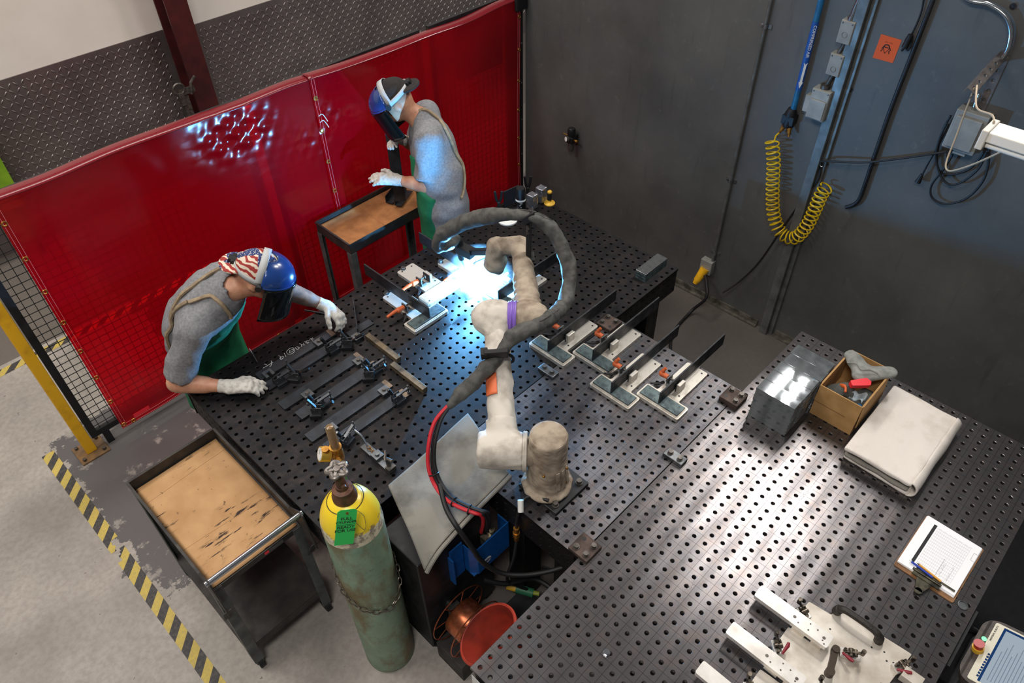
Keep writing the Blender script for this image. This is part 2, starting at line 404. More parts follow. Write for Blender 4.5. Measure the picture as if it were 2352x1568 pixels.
def curtain_mat():
    t = NT('red welding vinyl'); co = t.co(); h = t.math('ADD', t.noise(t.mapp(co, (1, 1, 2.2)), 3.2, 3, .5), t.math('MULTIPLY', t.noise(co, 30, 2), .06))
    nm = t.bump(h, .16, .02)
    tr = t.n('ShaderNodeBsdfTransparent'); tr.inputs[0].default_value = (.92, .008, .018, 1)
    df = t.n('ShaderNodeBsdfDiffuse'); df.inputs[0].default_value = (.66, .002, .014, 1); t.l(nm, df.inputs['Normal'])
    tl = t.n('ShaderNodeBsdfTranslucent'); tl.inputs[0].default_value = (.85, .003, .018, 1)
    m1 = t.n('ShaderNodeMixShader'); m1.inputs[0].default_value = .5; t.l(df.outputs[0], m1.inputs[1]); t.l(tl.outputs[0], m1.inputs[2])
    m2 = t.n('ShaderNodeMixShader'); m2.inputs[0].default_value = .5; t.l(tr.outputs[0], m2.inputs[1]); t.l(m1.outputs[0], m2.inputs[2])
    gl = t.n('ShaderNodeBsdfGlossy'); gl.inputs['Roughness'].default_value = .16; t.l(nm, gl.inputs['Normal'])
    fr = t.n('ShaderNodeFresnel'); fr.inputs[0].default_value = 1.48; t.l(nm, fr.inputs['Normal'])
    m3 = t.n('ShaderNodeMixShader'); t.l(fr.outputs[0], m3.inputs[0]); t.l(m2.outputs[0], m3.inputs[1]); t.l(gl.outputs[0], m3.inputs[2])
    t.l(m3.outputs[0], t.out.inputs[0]); return t.m
M['curtain'] = curtain_mat()
M['hem'] = flat('folded red vinyl hem', L(112, 22, 30), .22)
M['stitch'] = flat('pink stitching', L(224, 120, 124), .6)
def visor_mat():
    t = NT('dark visor'); t.bsdf(L(8, 14, 14), .08, 0, None, .6, Alpha=.93); return t.m
M['visor'] = visor_mat()
# ------------------------------------------------------------------ the room
def floor_mat():
    t = NT('concrete floor'); co = t.co(); s = t.sep(co)
    base = t.ramp(t.noise(co, 1.6, 6, .6), [(.3, L(142, 136, 129)), (.7, L(178, 170, 161))])
    base = t.mix(t.ramp(t.noise(co, 34, 4), [(.35, .35), (.6, 0.0)]), base, L(120, 112, 106))
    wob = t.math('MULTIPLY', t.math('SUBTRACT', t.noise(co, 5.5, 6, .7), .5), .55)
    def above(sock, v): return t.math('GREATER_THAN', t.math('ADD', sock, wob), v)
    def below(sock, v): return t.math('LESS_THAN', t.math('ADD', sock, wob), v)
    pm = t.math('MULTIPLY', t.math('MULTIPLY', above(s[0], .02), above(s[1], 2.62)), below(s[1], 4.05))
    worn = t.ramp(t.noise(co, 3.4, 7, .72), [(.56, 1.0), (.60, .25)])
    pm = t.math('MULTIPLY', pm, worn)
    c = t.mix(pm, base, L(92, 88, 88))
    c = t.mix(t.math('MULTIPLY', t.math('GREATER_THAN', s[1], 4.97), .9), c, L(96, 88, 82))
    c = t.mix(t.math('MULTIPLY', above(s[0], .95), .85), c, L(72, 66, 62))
    sp = t.ramp(t.noise(co, 17, 3), [(.70, 0.0), (.73, .7)])
    c = t.mix(sp, c, L(88, 82, 78))
    t.bsdf(c, t.ramp(t.noise(co, 4, 4), [(.3, .42), (.7, .62)]), 0, t.bump(t.noise(co, 120, 3), .15, .004)); return t.m
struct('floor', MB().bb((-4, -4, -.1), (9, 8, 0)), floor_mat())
WX, WY = 3.93, 6.25
M['wallw'] = mat('painted block wall', L(224, 217, 208), L(208, 199, 188), 1.4, .3, .7, rough=.8)
struct('wall_back', MB().bb((-4, WY, 0), (9, WY+.2, 4.2)), M['wallw'])
def wall_steel():
    t = NT('dark steel wall panel'); co = t.co(); n = t.noise(co, 1.3, 6, .62); n2 = t.noise(co, 14, 5, .7)
    c = t.ramp(n, [(.3, L(82, 82, 81)), (.7, L(104, 104, 101))]); c = t.mix(t.ramp(n2, [(.58, 0.0), (.8, .5)]), c, L(126, 125, 122))
    c = t.mix(t.ramp(t.noise(t.mapp(co, (1, 6, .8)), 3, 5), [(.6, 0.0), (.75, .3)]), c, L(52, 54, 56))
    t.bsdf(c, t.ramp(n, [(.3, .5), (.7, .66)]), .35, t.bump(n2, .08, .003)); return t.m
M['wallsteel'] = wall_steel()
struct('wall_right', MB().bb((WX, -2.6, 0), (WX+.06, 3.69, 2.42)), M['wallsteel'])
b = MB(); b.bb((WX-.035, 1.44, .0), (WX-.001, 3.66, .012)); b.bb((WX-.012, 1.44, .012), (WX-.001, 3.66, .05))
b.bb((WX-.035, -2.5, .0), (WX-.001, 1.3, .012)); b.bb((WX-.012, -2.5, .012), (WX-.001, 1.3, .05))
struct('baseboard_right', b, mat('worn base channel', L(120, 116, 104), L(70, 66, 60), 20, rough=.5, metal=.4))
# seam cover strip between two wall panels
b = MB(); b.bb((WX-.05, 1.345, 0), (WX-.001, 1.40, 2.41)); b.bb((WX-.02, 1.315, 0), (WX-.001, 1.345, 2.41))
struct('trim_1', b, M['conduit'], bevel=.003)
# tread plate wainscot on the back wall (two sheets)
def tread(name, label, x0, x1, z1, flip):
    root = thing(name, label, 'wall panel', ((x0+x1)/2, WY-.006, 0))
    MB().bb((x0, WY-.012, 0), (x1, WY-.002, z1)).build('sheet', M['tread'], root)
    V = []; F = []; k = 0; p = .046
    ell = [(math.cos(a)*.5, math.sin(a)*.5) for a in [2*math.pi*i/8 for i in range(8)]]
    for i in range(int((x1-x0)/p)):
        for j in range(int(z1/p)):
            cx, cz = x0+p*(i+.5), p*(j+.5)
            if cz < .25: continue
            a = R(45) if (i+j) % 2 == 0 else R(-45); ca, sa = math.cos(a), math.sin(a); o = len(V)
            for (ex, ez) in ell:
                u, w = ex*.04, ez*.011; V.append((cx+u*ca-w*sa, WY-.012, cz+u*sa+w*ca))
            for (ex, ez) in ell:
                u, w = ex*.028, ez*.004; V.append((cx+u*ca-w*sa, WY-.0165, cz+u*sa+w*ca))
            for q in range(8): F.append((o+q, o+(q+1) % 8, o+8+(q+1) % 8, o+8+q))
            F.append(tuple(o+8+q for q in range(8)))
    mb = MB(); mb.add(V, F, 0, True); mb.build('raised_tread', M['tread'], root, angle=80)
M['tread'] = mat('aluminium tread plate', L(140, 132, 130), L(104, 96, 95), 2.2, .3, .7, rough=.32, r2=.45, metal=.7)
tread('tread_plate_panel', 'tread plate wainscot sheet left of the maroon column', .2, 2.36, 1.27, 0)
tread('tread_plate_panel', 'tread plate wainscot sheet between the maroon column and the steel wall', 2.50, 7.0, 1.235, 1)
# maroon steel column in front of the back wall
M['maroon'] = mat('maroon column paint', L(74, 26, 26), L(52, 18, 20), 6, rough=.45)
root = thing('steel_column', 'dark maroon steel I-beam column rising in front of the tread plate wall', 'column', (2.43, 6.08, 0))
b = MB(); b.bb((2.34, 5.98, 0), (2.52, 5.995, 4.1)); b.bb((2.34, 6.165, 0), (2.52, 6.18, 4.1)); b.bb((2.425, 5.995, 0), (2.435, 6.165, 4.1))
b.build('beam', M['maroon'], root)
MB().bb((2.28, 5.93, 0), (2.58, 6.22, .02)).build('base_plate', M['maroon'], root)
b = MB(); b.tube([(2.29, 5.9, .86), (2.31, 5.9, .95), (2.36, 5.9, .99)], .012, 8); b.tube([Vector((2.2+.045*math.cos(a), 5.9, .93+.045*math.sin(a))) for a in np.linspace(0, 6.2, 18)], .01, 6, True)
b.cyl((2.2, 5.9, .8), (2.2, 5.9, .9), .025); b.bb((2.19, 5.9, .87), (2.33, 5.92, .92)); b.bb((2.2, 5.9, .60), (2.26, 5.98, .86))
tag(b.build('pipe_valve', [M['bolt']], None), 'small pipe valve with a ring handle at the foot of the maroon column', 'valve')
# green bin seen past the curtain's top left corner
GX = .832
root = thing('green_cabinet', 'bright green cabinet against the tread plate at the far left edge', 'cabinet', (.55, 6.12, 0))
b = MB(); b.bb((.25, 6.02, .44), (GX, WY-.03, 1.0)); b.build('cabinet_body', mat('green cabinet paint', L(124, 164, 34), L(96, 138, 28), 8, rough=.5), root, bevel=.006)
b = MB(); b.bb((.24, 6.008, 1.0), (GX+.005, WY-.03, 1.03)); b.build('cabinet_top', M['green2'] if 'green2' in M else M.setdefault('green2', flat('green top', L(120, 160, 34), .5)), root, bevel=.004)
for lx in (.28, GX-.05): MB().bb((lx-.015, 6.05, 0), (lx+.015, 6.08, .44)).build('leg', M['blackm'], root)
b = MB(); b.bb((.25, 6.016, .60), (GX-.002, 6.021, .612)); b.build('seam', M['black'], root)
# ------------------------------------------------------------------ fence: yellow posts, black mesh panels, red curtains
for i, (x, lab) in enumerate([(.177, 'yellow fence post standing clear of the curtain at its left end'),
                              (1.744, 'yellow fence post seen through the red curtain left of its seam'),
                              (3.06, 'yellow fence post seen through the red curtain behind the rear welder')]):
    y = 3.80
    root = thing('fence_post', lab, 'fence post', (x, y, 0), 0, 'yellow guard fence posts')
    MB().bb((x-.03, y-.03, .012), (x+.03, y+.03, 1.66)).build('post', M['yellow'], root, bevel=.004)
    MB().bb((x-.085, y-.085, 0), (x+.085, y+.085, .012)).build('base_plate', mat('oxidised base plate', L(130, 96, 56), L(92, 72, 52), 20, rough=.6), root, bevel=.002)
    for sx in (-1, 1):
        for sy in (-1, 1): MB().cyl((x+sx*.06, y+sy*.06, .012), (x+sx*.06, y+sy*.06, .028), .011, n=6).build('anchor_bolt', M['bolt'], root)
for i, (x0, x1, lab) in enumerate([(.235, 1.69, 'black wire mesh fence panel running from the free yellow post'),
                                   (1.80, 3.0, 'middle black wire mesh fence panel behind the curtain seam'),
                                   (3.12, 3.86, 'short black wire mesh fence panel next to the steel wall')]):
    y = 3.79; z0, z1 = .12, 1.70
    root = thing('mesh_fence_panel', lab, 'fence panel', ((x0+x1)/2, y, 0), 0, 'wire mesh guard panels')
    b = MB()
    for a, c in (((x0, z0), (x0, z1)), ((x1, z0), (x1, z1))): b.bb((a[0]-.02, y-.015, a[1]-.02), (c[0]+.02, y+.015, c[1]+.02))
    for z in (z0, z1): b.bb((x0+.02, y-.015, z-.02), (x1-.02, y+.015, z+.02))
    b.build('frame', M['blackm'], root)
    b = MB(); n = int((x1-x0)/.046)
    for k in range(1, n): xx = x0+(x1-x0)*k/n; b.bb((xx-.0018, y-.004, z0), (xx+.0018, y-.0005, z1))
    n = int((z1-z0)/.046)
    for k in range(1, n): zz = z0+(z1-z0)*k/n; b.bb((x0, y+.0005, zz-.0018), (x1, y+.004, zz+.0018))
    b.build('wire_mesh', M['blackm'], root)
    for xx in (x0+.06, x1-.06): MB().bb((xx-.02, y-.015, 0), (xx+.02, y+.015, z0-.02)).build('foot', M['blackm'], root)
x, y = 3.885, 3.72
root = thing('corner_post', 'black steel post in the corner between the curtain and the steel wall', 'fence post', (x, y, 0))
MB().bb((x-.03, y-.02, 0), (x+.03, y+.04, 1.95)).build('post', M['blackm'], root, bevel=.003)
MB().bb((x-.07, y-.06, 1.64), (x+.04, y+.06, 1.80)).build('bracket', M['black'], root, bevel=.01)
for z in (.5, .8, 1.1, 1.4): MB().cyl((x-.0, y-.02, z), (x, y-.032, z), .008, n=8).build('bolt', M['chrome'], root)
# dark plate hung behind the far curtain
b = MB().bb((3.42, 3.84, 1.22), (3.84, 3.9, 1.66)); tag(b.build('back_panel', M['blackm'], None), 'dark rectangular panel showing through the far top corner of the curtain', 'panel')
def curtain(label, x0, x1, y0, zt, zb, seed, gl, gr, gb, wr):
    root = thing('welding_curtain', label, 'curtain', ((x0+x1)/2, y0, 0), 0, 'red welding curtains')
    rs = np.random.RandomState(seed); ph = rs.rand(6)*6
    def off(x, z):
        o = .006*math.sin(x*5+ph[0]+z)+.004*math.sin(x*11+ph[1])+.005*math.sin(z*4.3+ph[2]+x*.8)
        for (cx, cz, am) in wr:
            d = math.hypot((x-cx)/.22, (z-cz)/.13)
            if d < 2: o += am*math.exp(-d*d*1.2)*(math.sin((x*38+z*26)+ph[3])+.8*math.sin(x*70-z*44+ph[4])+.6*math.sin(z*90+x*12))
        return o
    top = lambda x: zt+.012*math.sin(x*2.3+ph[5])+.006*math.sin(x*7)
    f = lambda u, v: Vector((x0+(x1-x0)*u, y0+off(x0+(x1-x0)*u, zb+(top(x0+(x1-x0)*u)-zb)*v), zb+(top(x0+(x1-x0)*u)-zb)*v))
    MB().grid(f, 150, 130).build('vinyl_sheet', M['curtain'], root)
    # hem folded over the fence's top rail
    def hem(u, v):
        x = x0+(x1-x0)*u; a = v*math.pi*.75; return Vector((x, y0+off(x, zt)+.055*(1-math.cos(a))/1.2, top(x)+.016*math.sin(a)))
    MB().grid(hem, 80, 8).build('top_hem', M['hem'], root, solid=.0016)
    d = -.003
    def seamv(u): return [f(u, v/40)+Vector((0, d, 0)) for v in range(41)]
    w = .028/(x1-x0)
    for u in ([.006, w] if gl else [])+([1-w, 1-.006] if gr else []): MB().tube(seamv(u), .0011, 4).build('stitching', M['stitch'], root)
    if gb:
        for v in (.006, .02): MB().tube([f(u/50, v)+Vector((0, d, 0)) for u in range(51)], .0011, 4).build('stitching', M['stitch'], root)
    g = []
    if gl: g += [(w*.55, v) for v in np.linspace(.02, .93, 8)]
    if gr: g += [(1-w*.55, v) for v in np.linspace(.05, .93, 7)]
    if gb: g += [(u, .013) for u in (.04, .33, .62, .9)]
    for (u, v) in g:
        p = f(u, v)+Vector((0, d, 0)); ring = [p+Vector((.011*math.cos(a), 0, .011*math.sin(a))) for a in np.linspace(0, 2*math.pi, 13)[:-1]]
        MB().tube(ring, .004, 6, True).build('grommet', M['brass'], root)
    return root, f
c1, f1 = curtain('red translucent welding curtain with the crumpled glare, behind the front welder', .375, 2.16, 3.70, 1.715, .115, 3, True, True, True, [(1.62, 1.58, .006), (2.1, 1.35, .002)])
c2, f2 = curtain('red translucent welding curtain behind the rear welder, next to the steel wall', 2.115, 3.87, 3.69, 1.705, .10, 5, True, True, False, [(2.15, 1.45, .004)])
b = MB(); p = f1(.075, .02); b.box(p+Vector((0, -.004, .02)), (.10, .001, .028)); b.build('red_tape', M['reds'], c1)
for z in (1.5, 1.46):
    b = MB(); b.tube(smooth([(2.118, 3.675, z), (2.13, 3.66, z+.015), (2.15, 3.67, z-.005), (2.16, 3.655, z-.04)], 5), .0025, 6)
    tag(b.build('zip_tie', M['white'], None), 'pale zip tie through the curtain seam, %s of the two' % ('upper' if z > 1.48 else 'lower'), 'zip tie', 'zip ties at the curtain seam')
# hazard tape on the floor
def tapestrip(name, label, a, b_, w, gaps=()):
    a, b_ = Vector(a), Vector(b_); d = (b_-a); L_ = d.length; d.normalize(); n = Vector((-d.y, d.x, 0)); mb = MB(); rs = random.Random(4)
    k = int(L_/.02); 
    for i in range(k):
        s = i*L_/k; e = (i+1)*L_/k; wl, wr = w/2, w/2
        for (g0, g1, side) in gaps:
            if g0 < s < g1:
                q = rs.uniform(.0, .75)
                if side > 0: wl *= q-.3
                else: wr *= q-.3
        q = [a+d*s-n*wr, a+d*e-n*wr, a+d*e+n*wl, a+d*s+n*wl]
        mb.add([v+Vector((0, 0, .0012)) for v in q]+[v for v in q], [(0, 1, 2, 3)]+[(j, (j+1) % 4, 4+(j+1) % 4, 4+j)[::-1] for j in range(4)])
    return tag(mb.build(name, M['tape'], None), label, 'floor tape')
tapestrip('hazard_tape', 'long yellow and black hazard tape strip on the floor beside the front cart', (-.02, 3.97, .0004), (-.012, .9, .0004), .072, [(.86, .93, 1), (.94, 1.02, -1)])
tapestrip('hazard_tape', 'short yellow and black hazard tape strip on the floor behind the mesh fence', (-.6, 4.89, .0004), (1.6, 4.91, .0004), .07)
# ------------------------------------------------------------------ welding tables with drilled tops
PITCH = .05083
def drilled(nx, ny, pitch, r, depth, T, ox=0, oy=0, cham=.0016, skip=None):
    """a drilled plate: nx x ny cells with one round hole each; T maps (x, y, z) to the scene"""
    K = 12; ang = np.radians(45+30*np.arange(K)); h = pitch/2
    sq = np.stack([np.cos(ang), np.sin(ang)], 1); sq = sq/np.abs(sq).max(1)[:, None]*h
    ci = np.stack([np.cos(ang), np.sin(ang)], 1)
    rings = [np.c_[sq, np.zeros(K)], np.c_[ci*(r+cham), np.zeros(K)], np.c_[ci*r, np.full(K, -cham)], np.c_[ci*r, np.full(K, -depth)]]
    cell = np.concatenate(rings); f = [(a*K+i, a*K+(i+1) % K, (a+1)*K+(i+1) % K, (a+1)*K+i) for a in range(3) for i in range(K)]
    f = np.array(f); gx, gy = np.meshgrid(ox+pitch*(np.arange(nx)+.5), oy+pitch*(np.arange(ny)+.5), indexing='ij')
    C = np.stack([gx.ravel(), gy.ravel(), np.zeros(nx*ny)], 1)
    V = (C[:, None, :]+cell[None]).reshape(-1, 3); F = (np.arange(len(C))[:, None, None]*len(cell)+f[None]).reshape(-1, 4)
    V = np.array([T(p) for p in V]) if callable(T) else V+np.array(T)
    return V, F
def wtable(label, x0, x1, y0, y1, matl, legs, feet=True, skirts='NSWE', drop=.16):
    root = thing('welding_table', label, 'table', ((x0+x1)/2, (y0+y1)/2, 0), 0, 'drilled steel welding tables')
    nx, ny = round((x1-x0)/PITCH), round((y1-y0)/PITCH); px = (x1-x0)/nx
    V, F = drilled(nx, ny, px, .0082, .016, (x0, y0, TZ)); V[:, 1] = y0+(V[:, 1]-y0)*((y1-y0)/(ny*px))
    mb = MB(); mb.arrays(V, F, 0, False)
    for a, c in (((x0, y0), (x1, y0)), ((x1, y0), (x1, y1)), ((x1, y1), (x0, y1)), ((x0, y1), (x0, y0))):
        mb.add([(a[0], a[1], TZ-.016), (c[0], c[1], TZ-.016), (c[0], c[1], TZ), (a[0], a[1], TZ)], [(0, 1, 2, 3)])
    mb.build('tabletop', matl, root)
    t = .012; e = .004
    def skirt(a, c):
        a, c = Vector(a), Vector(c); d = (c-a); n = max(2, int(d.length/PITCH)); ux = d.normalized(); no = Vector((ux.y, -ux.x, 0)); p = d.length/n
        V2, F2 = drilled(n, 3, p, .007, t, lambda q: tuple(a+ux*q[0]+Vector((0, 0, 1))*(q[1]+TZ-.016-3*p)+no*(q[2])))
        b = MB(); b.arrays(V2, F2, 0, False); z0 = TZ-.016-3*p; i = -no*t
        pts = [a, c, c+i, a+i]
        for k in range(1, 4):
            u, w = pts[k], pts[(k+1) % 4]; b.add([u+Vector((0, 0, z0)), w+Vector((0, 0, z0)), w+Vector((0, 0, TZ-.016)), u+Vector((0, 0, TZ-.016))], [(0, 1, 2, 3)])
        b.build('side_skirt', M['tabledark'], root)
    if 'S' in skirts: skirt((x0, y0+e, 0), (x1, y0+e, 0))
    if 'N' in skirts: skirt((x1, y1-e, 0), (x0, y1-e, 0))
    if 'E' in skirts: skirt((x1-e, y0+.02, 0), (x1-e, y1-.02, 0))
    if 'W' in skirts: skirt((x0+e, y1-.02, 0), (x0+e, y0+.02, 0))
    for (lx, ly) in legs:
        lgo = MB().bb((lx-.06, ly-.05, .03), (lx+.06, ly+.05, TZ-.02)).build('leg', M['tabledark'], root, bevel=.003)
        MB().cyl((lx, ly, 0), (lx, ly, .03), .05, n=16).build('foot', M['blackm'], lgo)
    return root
M['tabledark'] = mat('black table steel', L(30, 30, 32), L(20, 20, 22), 12, rough=.4, r2=.55, metal=.5)
T1 = (.614, 3.056, 1.657, 2.877); T2 = (1.249, 2.478, .888, 1.653); T3 = (.651, 3.062, -.339, .884)
def pitches(T):
    w, h = T[1]-T[0], T[3]-T[2]; return w/round(w/PITCH), h/round(h/PITCH), -w/2, -h/2
m1 = table_mat('dark table top steel', L(40, 39, 41), L(27, 27, 29), .54, *pitches(T1), L(30, 30, 32), .3, .08, .3)
m2 = table_mat('worn table top steel', L(100, 100, 104), L(66, 65, 69), .42, *pitches(T2), L(40, 40, 42), .5, .2)
m3 = table_mat('milled table top steel', L(116, 113, 114), L(92, 89, 90), .29, *pitches(T3), L(46, 45, 46), .9, .2)
tb1 = wtable('large black drilled welding table holding the flat bars and the arc', *T1, m1, [(.72, 1.75), (.72, 2.78), (2.96, 1.77), (2.96, 2.78)])
tb2 = wtable('small drilled table carrying the robot base and four bracket fixtures', *T2, m2, [(1.34, .98), (1.34, 1.26), (2.38, .98), (2.38, 1.55)], skirts='WE')
tb3 = wtable('bright milled drilled table with the cardboard box and clipboard', *T3, m3, [(.76, -.23), (.76, .78), (2.96, -.23), (2.96, .78)], skirts='SWE')
# flag sticker on the far table's leg
b = MB(); x, y = 3.056, 1.655; fx = 3.0205
root_ = tb1
def flagsticker():
    b = MB(); cx0, cz0, w, h = 1.66, .66, .06, .115   # vertical flag on the leg's near face
    lx = 2.96; y = 1.77-.0515; x0 = lx+.0; z0 = .655; W_, H_ = .055, .115
    for k in range(13):
        xa = x0+W_*k/13; b.bb((xa, y-.0004, z0), (xa+W_/13, y+.0004, z0+H_*(1 if k < 6 else .58) if k >= 6 else z0+H_), m=(0 if k % 2 == 0 else 1))
    b.bb((x0+W_*6/13, y-.0006, z0+H_*.58), (x0+W_, y+.0004, z0+H_), m=2)
    o = b.build('flag_sticker', [M['reds'], M['white'], flat('navy', L(40, 60, 130), .6)], None)
    tag(o, 'small red white and blue flag sticker on the black table leg', 'sticker')
flagsticker()
# bolted joining plates
def joinplate(label, x, y, s, t, matl, bolts, hole=None, sy=None):
    sy = sy or s
    root = thing('joining_plate', label, 'plate', (x, y, TZ), 0, 'plates bolted across the table joints')
    MB().bb((x-s/2, y-sy/2, TZ), (x+s/2, y+sy/2, TZ+t)).build('plate', matl, root, bevel=.003)
    for (dx, dy) in bolts:
        b = MB(); b.cyl((x+dx, y+dy, TZ+t), (x+dx, y+dy, TZ+t+.003), .014, n=16); b.cyl((x+dx, y+dy, TZ+t+.003), (x+dx, y+dy, TZ+t+.014), .011, n=12); b.build('bolt', M['bolt'], root)
    if hole: MB().cyl((x+hole[0], y+hole[1], TZ+t-.001), (x+hole[0], y+hole[1], TZ+t+.0006), .0085, n=12).build('empty_hole', M['black'], root)
q = .025
joinplate('brown four-hole plate with three bolts at the near left table corner', 1.297, .889, .097, .02, M['rust'], [(q, -q), (-q, -q), (-q, q)][:2]+[(-q, q)], (q, q))
joinplate('brown thick plate with three bolts beside the stacked steel plates', 2.398, .888, .098, .03, M['rust'], [(q, q), (q, -q), (-q, -q)], (-q, q))
joinplate('brown plate with three bolts between the two farthest fixtures', 2.408, 1.652, .098, .02, M['rust'], [(q, q), (-q, q), (q, -q)], (-q, -q))
joinplate('narrow grey plate with two bolts on the joint nearest the bare milled top', 1.92, .888, .05, .02, M['steel'], [(0, q), (0, -q)], None, .1)
joinplate('narrow grey plate with two bolts in the blue arc light', 1.925, 1.652, .05, .02, M['steel'], [(0, q), (0, -q)], None, .1)
# ------------------------------------------------------------------ bracket fixtures and the brackets in them
def rrect(pts, r=.012, k=4):
    out = []; n = len(pts)
    for i in range(n):
        p0, p, p1 = Vector(pts[i-1]), Vector(pts[i]), Vector(pts[(i+1) % n]); a = (p0-p).normalized(); b = (p1-p).normalized()
        for s in range(k+1):
            t = s/k; q = p+a*r*(1-t)**2+b*r*t**2; out.append((q.x, q.y))
    return out
def fixture(label, loc, rz, long_grip=False):
    # local frame: stem points along +x, foot crosses it along y
    root = thing('bracket_fixture', label, 'welding fixture', loc, rz, 'aluminium bracket fixtures')
    poly = rrect([(0, -.12), (.095, -.12), (.095, -.06), (.35, -.06), (.35, .06), (.095, .06), (.095, .12), (0, .12)], .012)
    MB().prism(poly, 0, .020).build('base_plate', M['jig'], root, bevel=.0015, local=True)
    MB().prism(rrect([(.006, -.112), (.090, -.112), (.090, .112), (.006, .112)], .006), .020, .024).build('wear_pad', M['aluold'], root, bevel=.001, local=True)
    b = MB(); b.box((.165, -.021, .045), (.05, .018, .05)); b.box((.165, -.010, .045), (.056, .006, .048), m=1); b.build('stop_block', [M['jig'], M['black']], root, bevel=.002, local=True)
    b = MB(); b.box((.165, .034, .028), (.05, .03, .016)); b.box((.165, .046, .045), (.046, .008, .05)); b.build('clamp_bracket', M['steel'], root, bevel=.0015, local=True)
    t = MB(); t.cyl((.165, .005, .056), (.165, .09, .056), .005, n=10); t.cyl((.165, .004, .056), (.165, .010, .056), .012, n=12); t.build('clamp_screw', M['bolt'], root, local=True)
    g = MB(); g.cyl((.165, .054, .056), (.165, .092, .056), .0125, .014, 16); g.ball((.165, .090, .056), .0160, 14); g.tube(smooth([(.165, .085, .06), (.168, .125, .058), (.17, .165, .052)] if long_grip else [(.165, .09, .06), (.170, .088, .076), (.178, .082, .09)], 5), [.010]*6+[.0085]*5, 10)
    g.build('grip_handle', M['orange'], root, local=True)
    w = MB(); w.prism([(.150, .058), (.118, .075), (.10, .11), (.106, .112), (.13, .083), (.16, .07)], .020, .026); w.build('spring_lever', M['black'], root, local=True)
    for (x, y) in ((.33, -.035), (.33, .035), (.13, -.04), (.02, -.10), (.02, .10)):
        MB().cyl((x, y, .0195), (x, y, .0206 if x > .1 else .0245), .0052, n=12).build('screw_hole', M['black'], root, local=True)
    return root
def bracket(label, loc, rz):
    root = thing('steel_bracket', label, 'bracket', loc, rz, 'unfinished welded brackets')
    b = MB(); b.box((.046, .060, .028), (.066, .096, .008)); b.box((.046, -.060, .028), (.066, .096, .008)); b.box((.046, 0, .028), (.066, .03, .006))
    for sy in (-1, 1):
        for dx, dy in ((-.02, .085), (.018, .085), (-.02, .03), (.018, .03)):
            b.cyl((.046+dx, sy*dy, .0315), (.046+dx, sy*dy, .0326), .0028, n=8, m=1)
    b.build('foot_plate', [M['wp'], M['black']], root, bevel=.0003, local=True)
    MB().box((.292, 0, .067), (.55, .008, .075)).build('upright_bar', M['bar'], root, bevel=.001, local=True)
    return root
FX = [((2.096, 1.120), 'nearest the camera'), ((1.992, 1.325), 'second from the brown three-bolt plate'),
      ((2.100, 1.528), 'third from the brown three-bolt plate'), ((1.995, 1.733), 'nearest the robot elbow')]
for (x, y), w in FX:
    fixture('orange-gripped T fixture on the small table, '+w, (x, y, TZ), 0)
    bracket('steel bracket with tall bar on the small table, '+w, (x, y, TZ), 0)
fixture('aluminium T fixture half hidden behind the robot forearm and hose', (2.10, 2.19, TZ), 0)
bracket('steel bracket with its bar end showing beyond the hose loop', (2.10, 2.19, TZ), 0)
fixture('orange-gripped T fixture nearest the front welder, holding a long bar', (1.767, 2.343, TZ), R(90), True)
bracket('steel bracket whose long bar points back toward the wooden cart', (1.767, 2.343, TZ), R(90))
fixture('empty T fixture with an open clamp left of the arc', (1.965, 2.455, TZ), R(90), True)
fixture('T fixture under the glaring welding arc', (2.178, 2.345, TZ), R(90), True)
bracket('steel bracket being welded under the arc', (2.178, 2.345, TZ), R(90))
for (x, y, lab) in ((1.95, 2.80, 'hex bolt head on the end of the empty T fixture'), (1.745, 2.70, 'hex bolt head on the end of the fixture nearest the front welder'), (2.14, 2.69, 'hex bolt head on the end of the fixture under the arc')):
    b = MB(); z = TZ+.020; b.cyl((x, y, z), (x, y, z+.003), .017, n=16); b.cyl((x, y, z+.003), (x, y, z+.014), .012, n=6); tag(b.build('hex_bolt', M['galv'], None), lab, 'bolt')
# stacked rail block on the far corner of the large table
b = MB(); b.bb((2.82, 1.722, TZ), (3.028, 1.790, TZ+.05)); b.bb((2.82, 1.722, TZ+.052), (3.028, 1.790, TZ+.06)); 
root = thing('plate_packet', 'small packet of grey steel plates on the far table corner near the wall', 'steel plates', (2.92, 1.756, TZ))
for k in range(6): MB().bb((2.82+.002*(k % 2), 1.722, TZ+.0095*k), (3.028, 1.790+.001*(k % 3), TZ+.0095*k+.0088)).build('plate', M['wp'] if k < 5 else M['galv'], root, bevel=.0008)
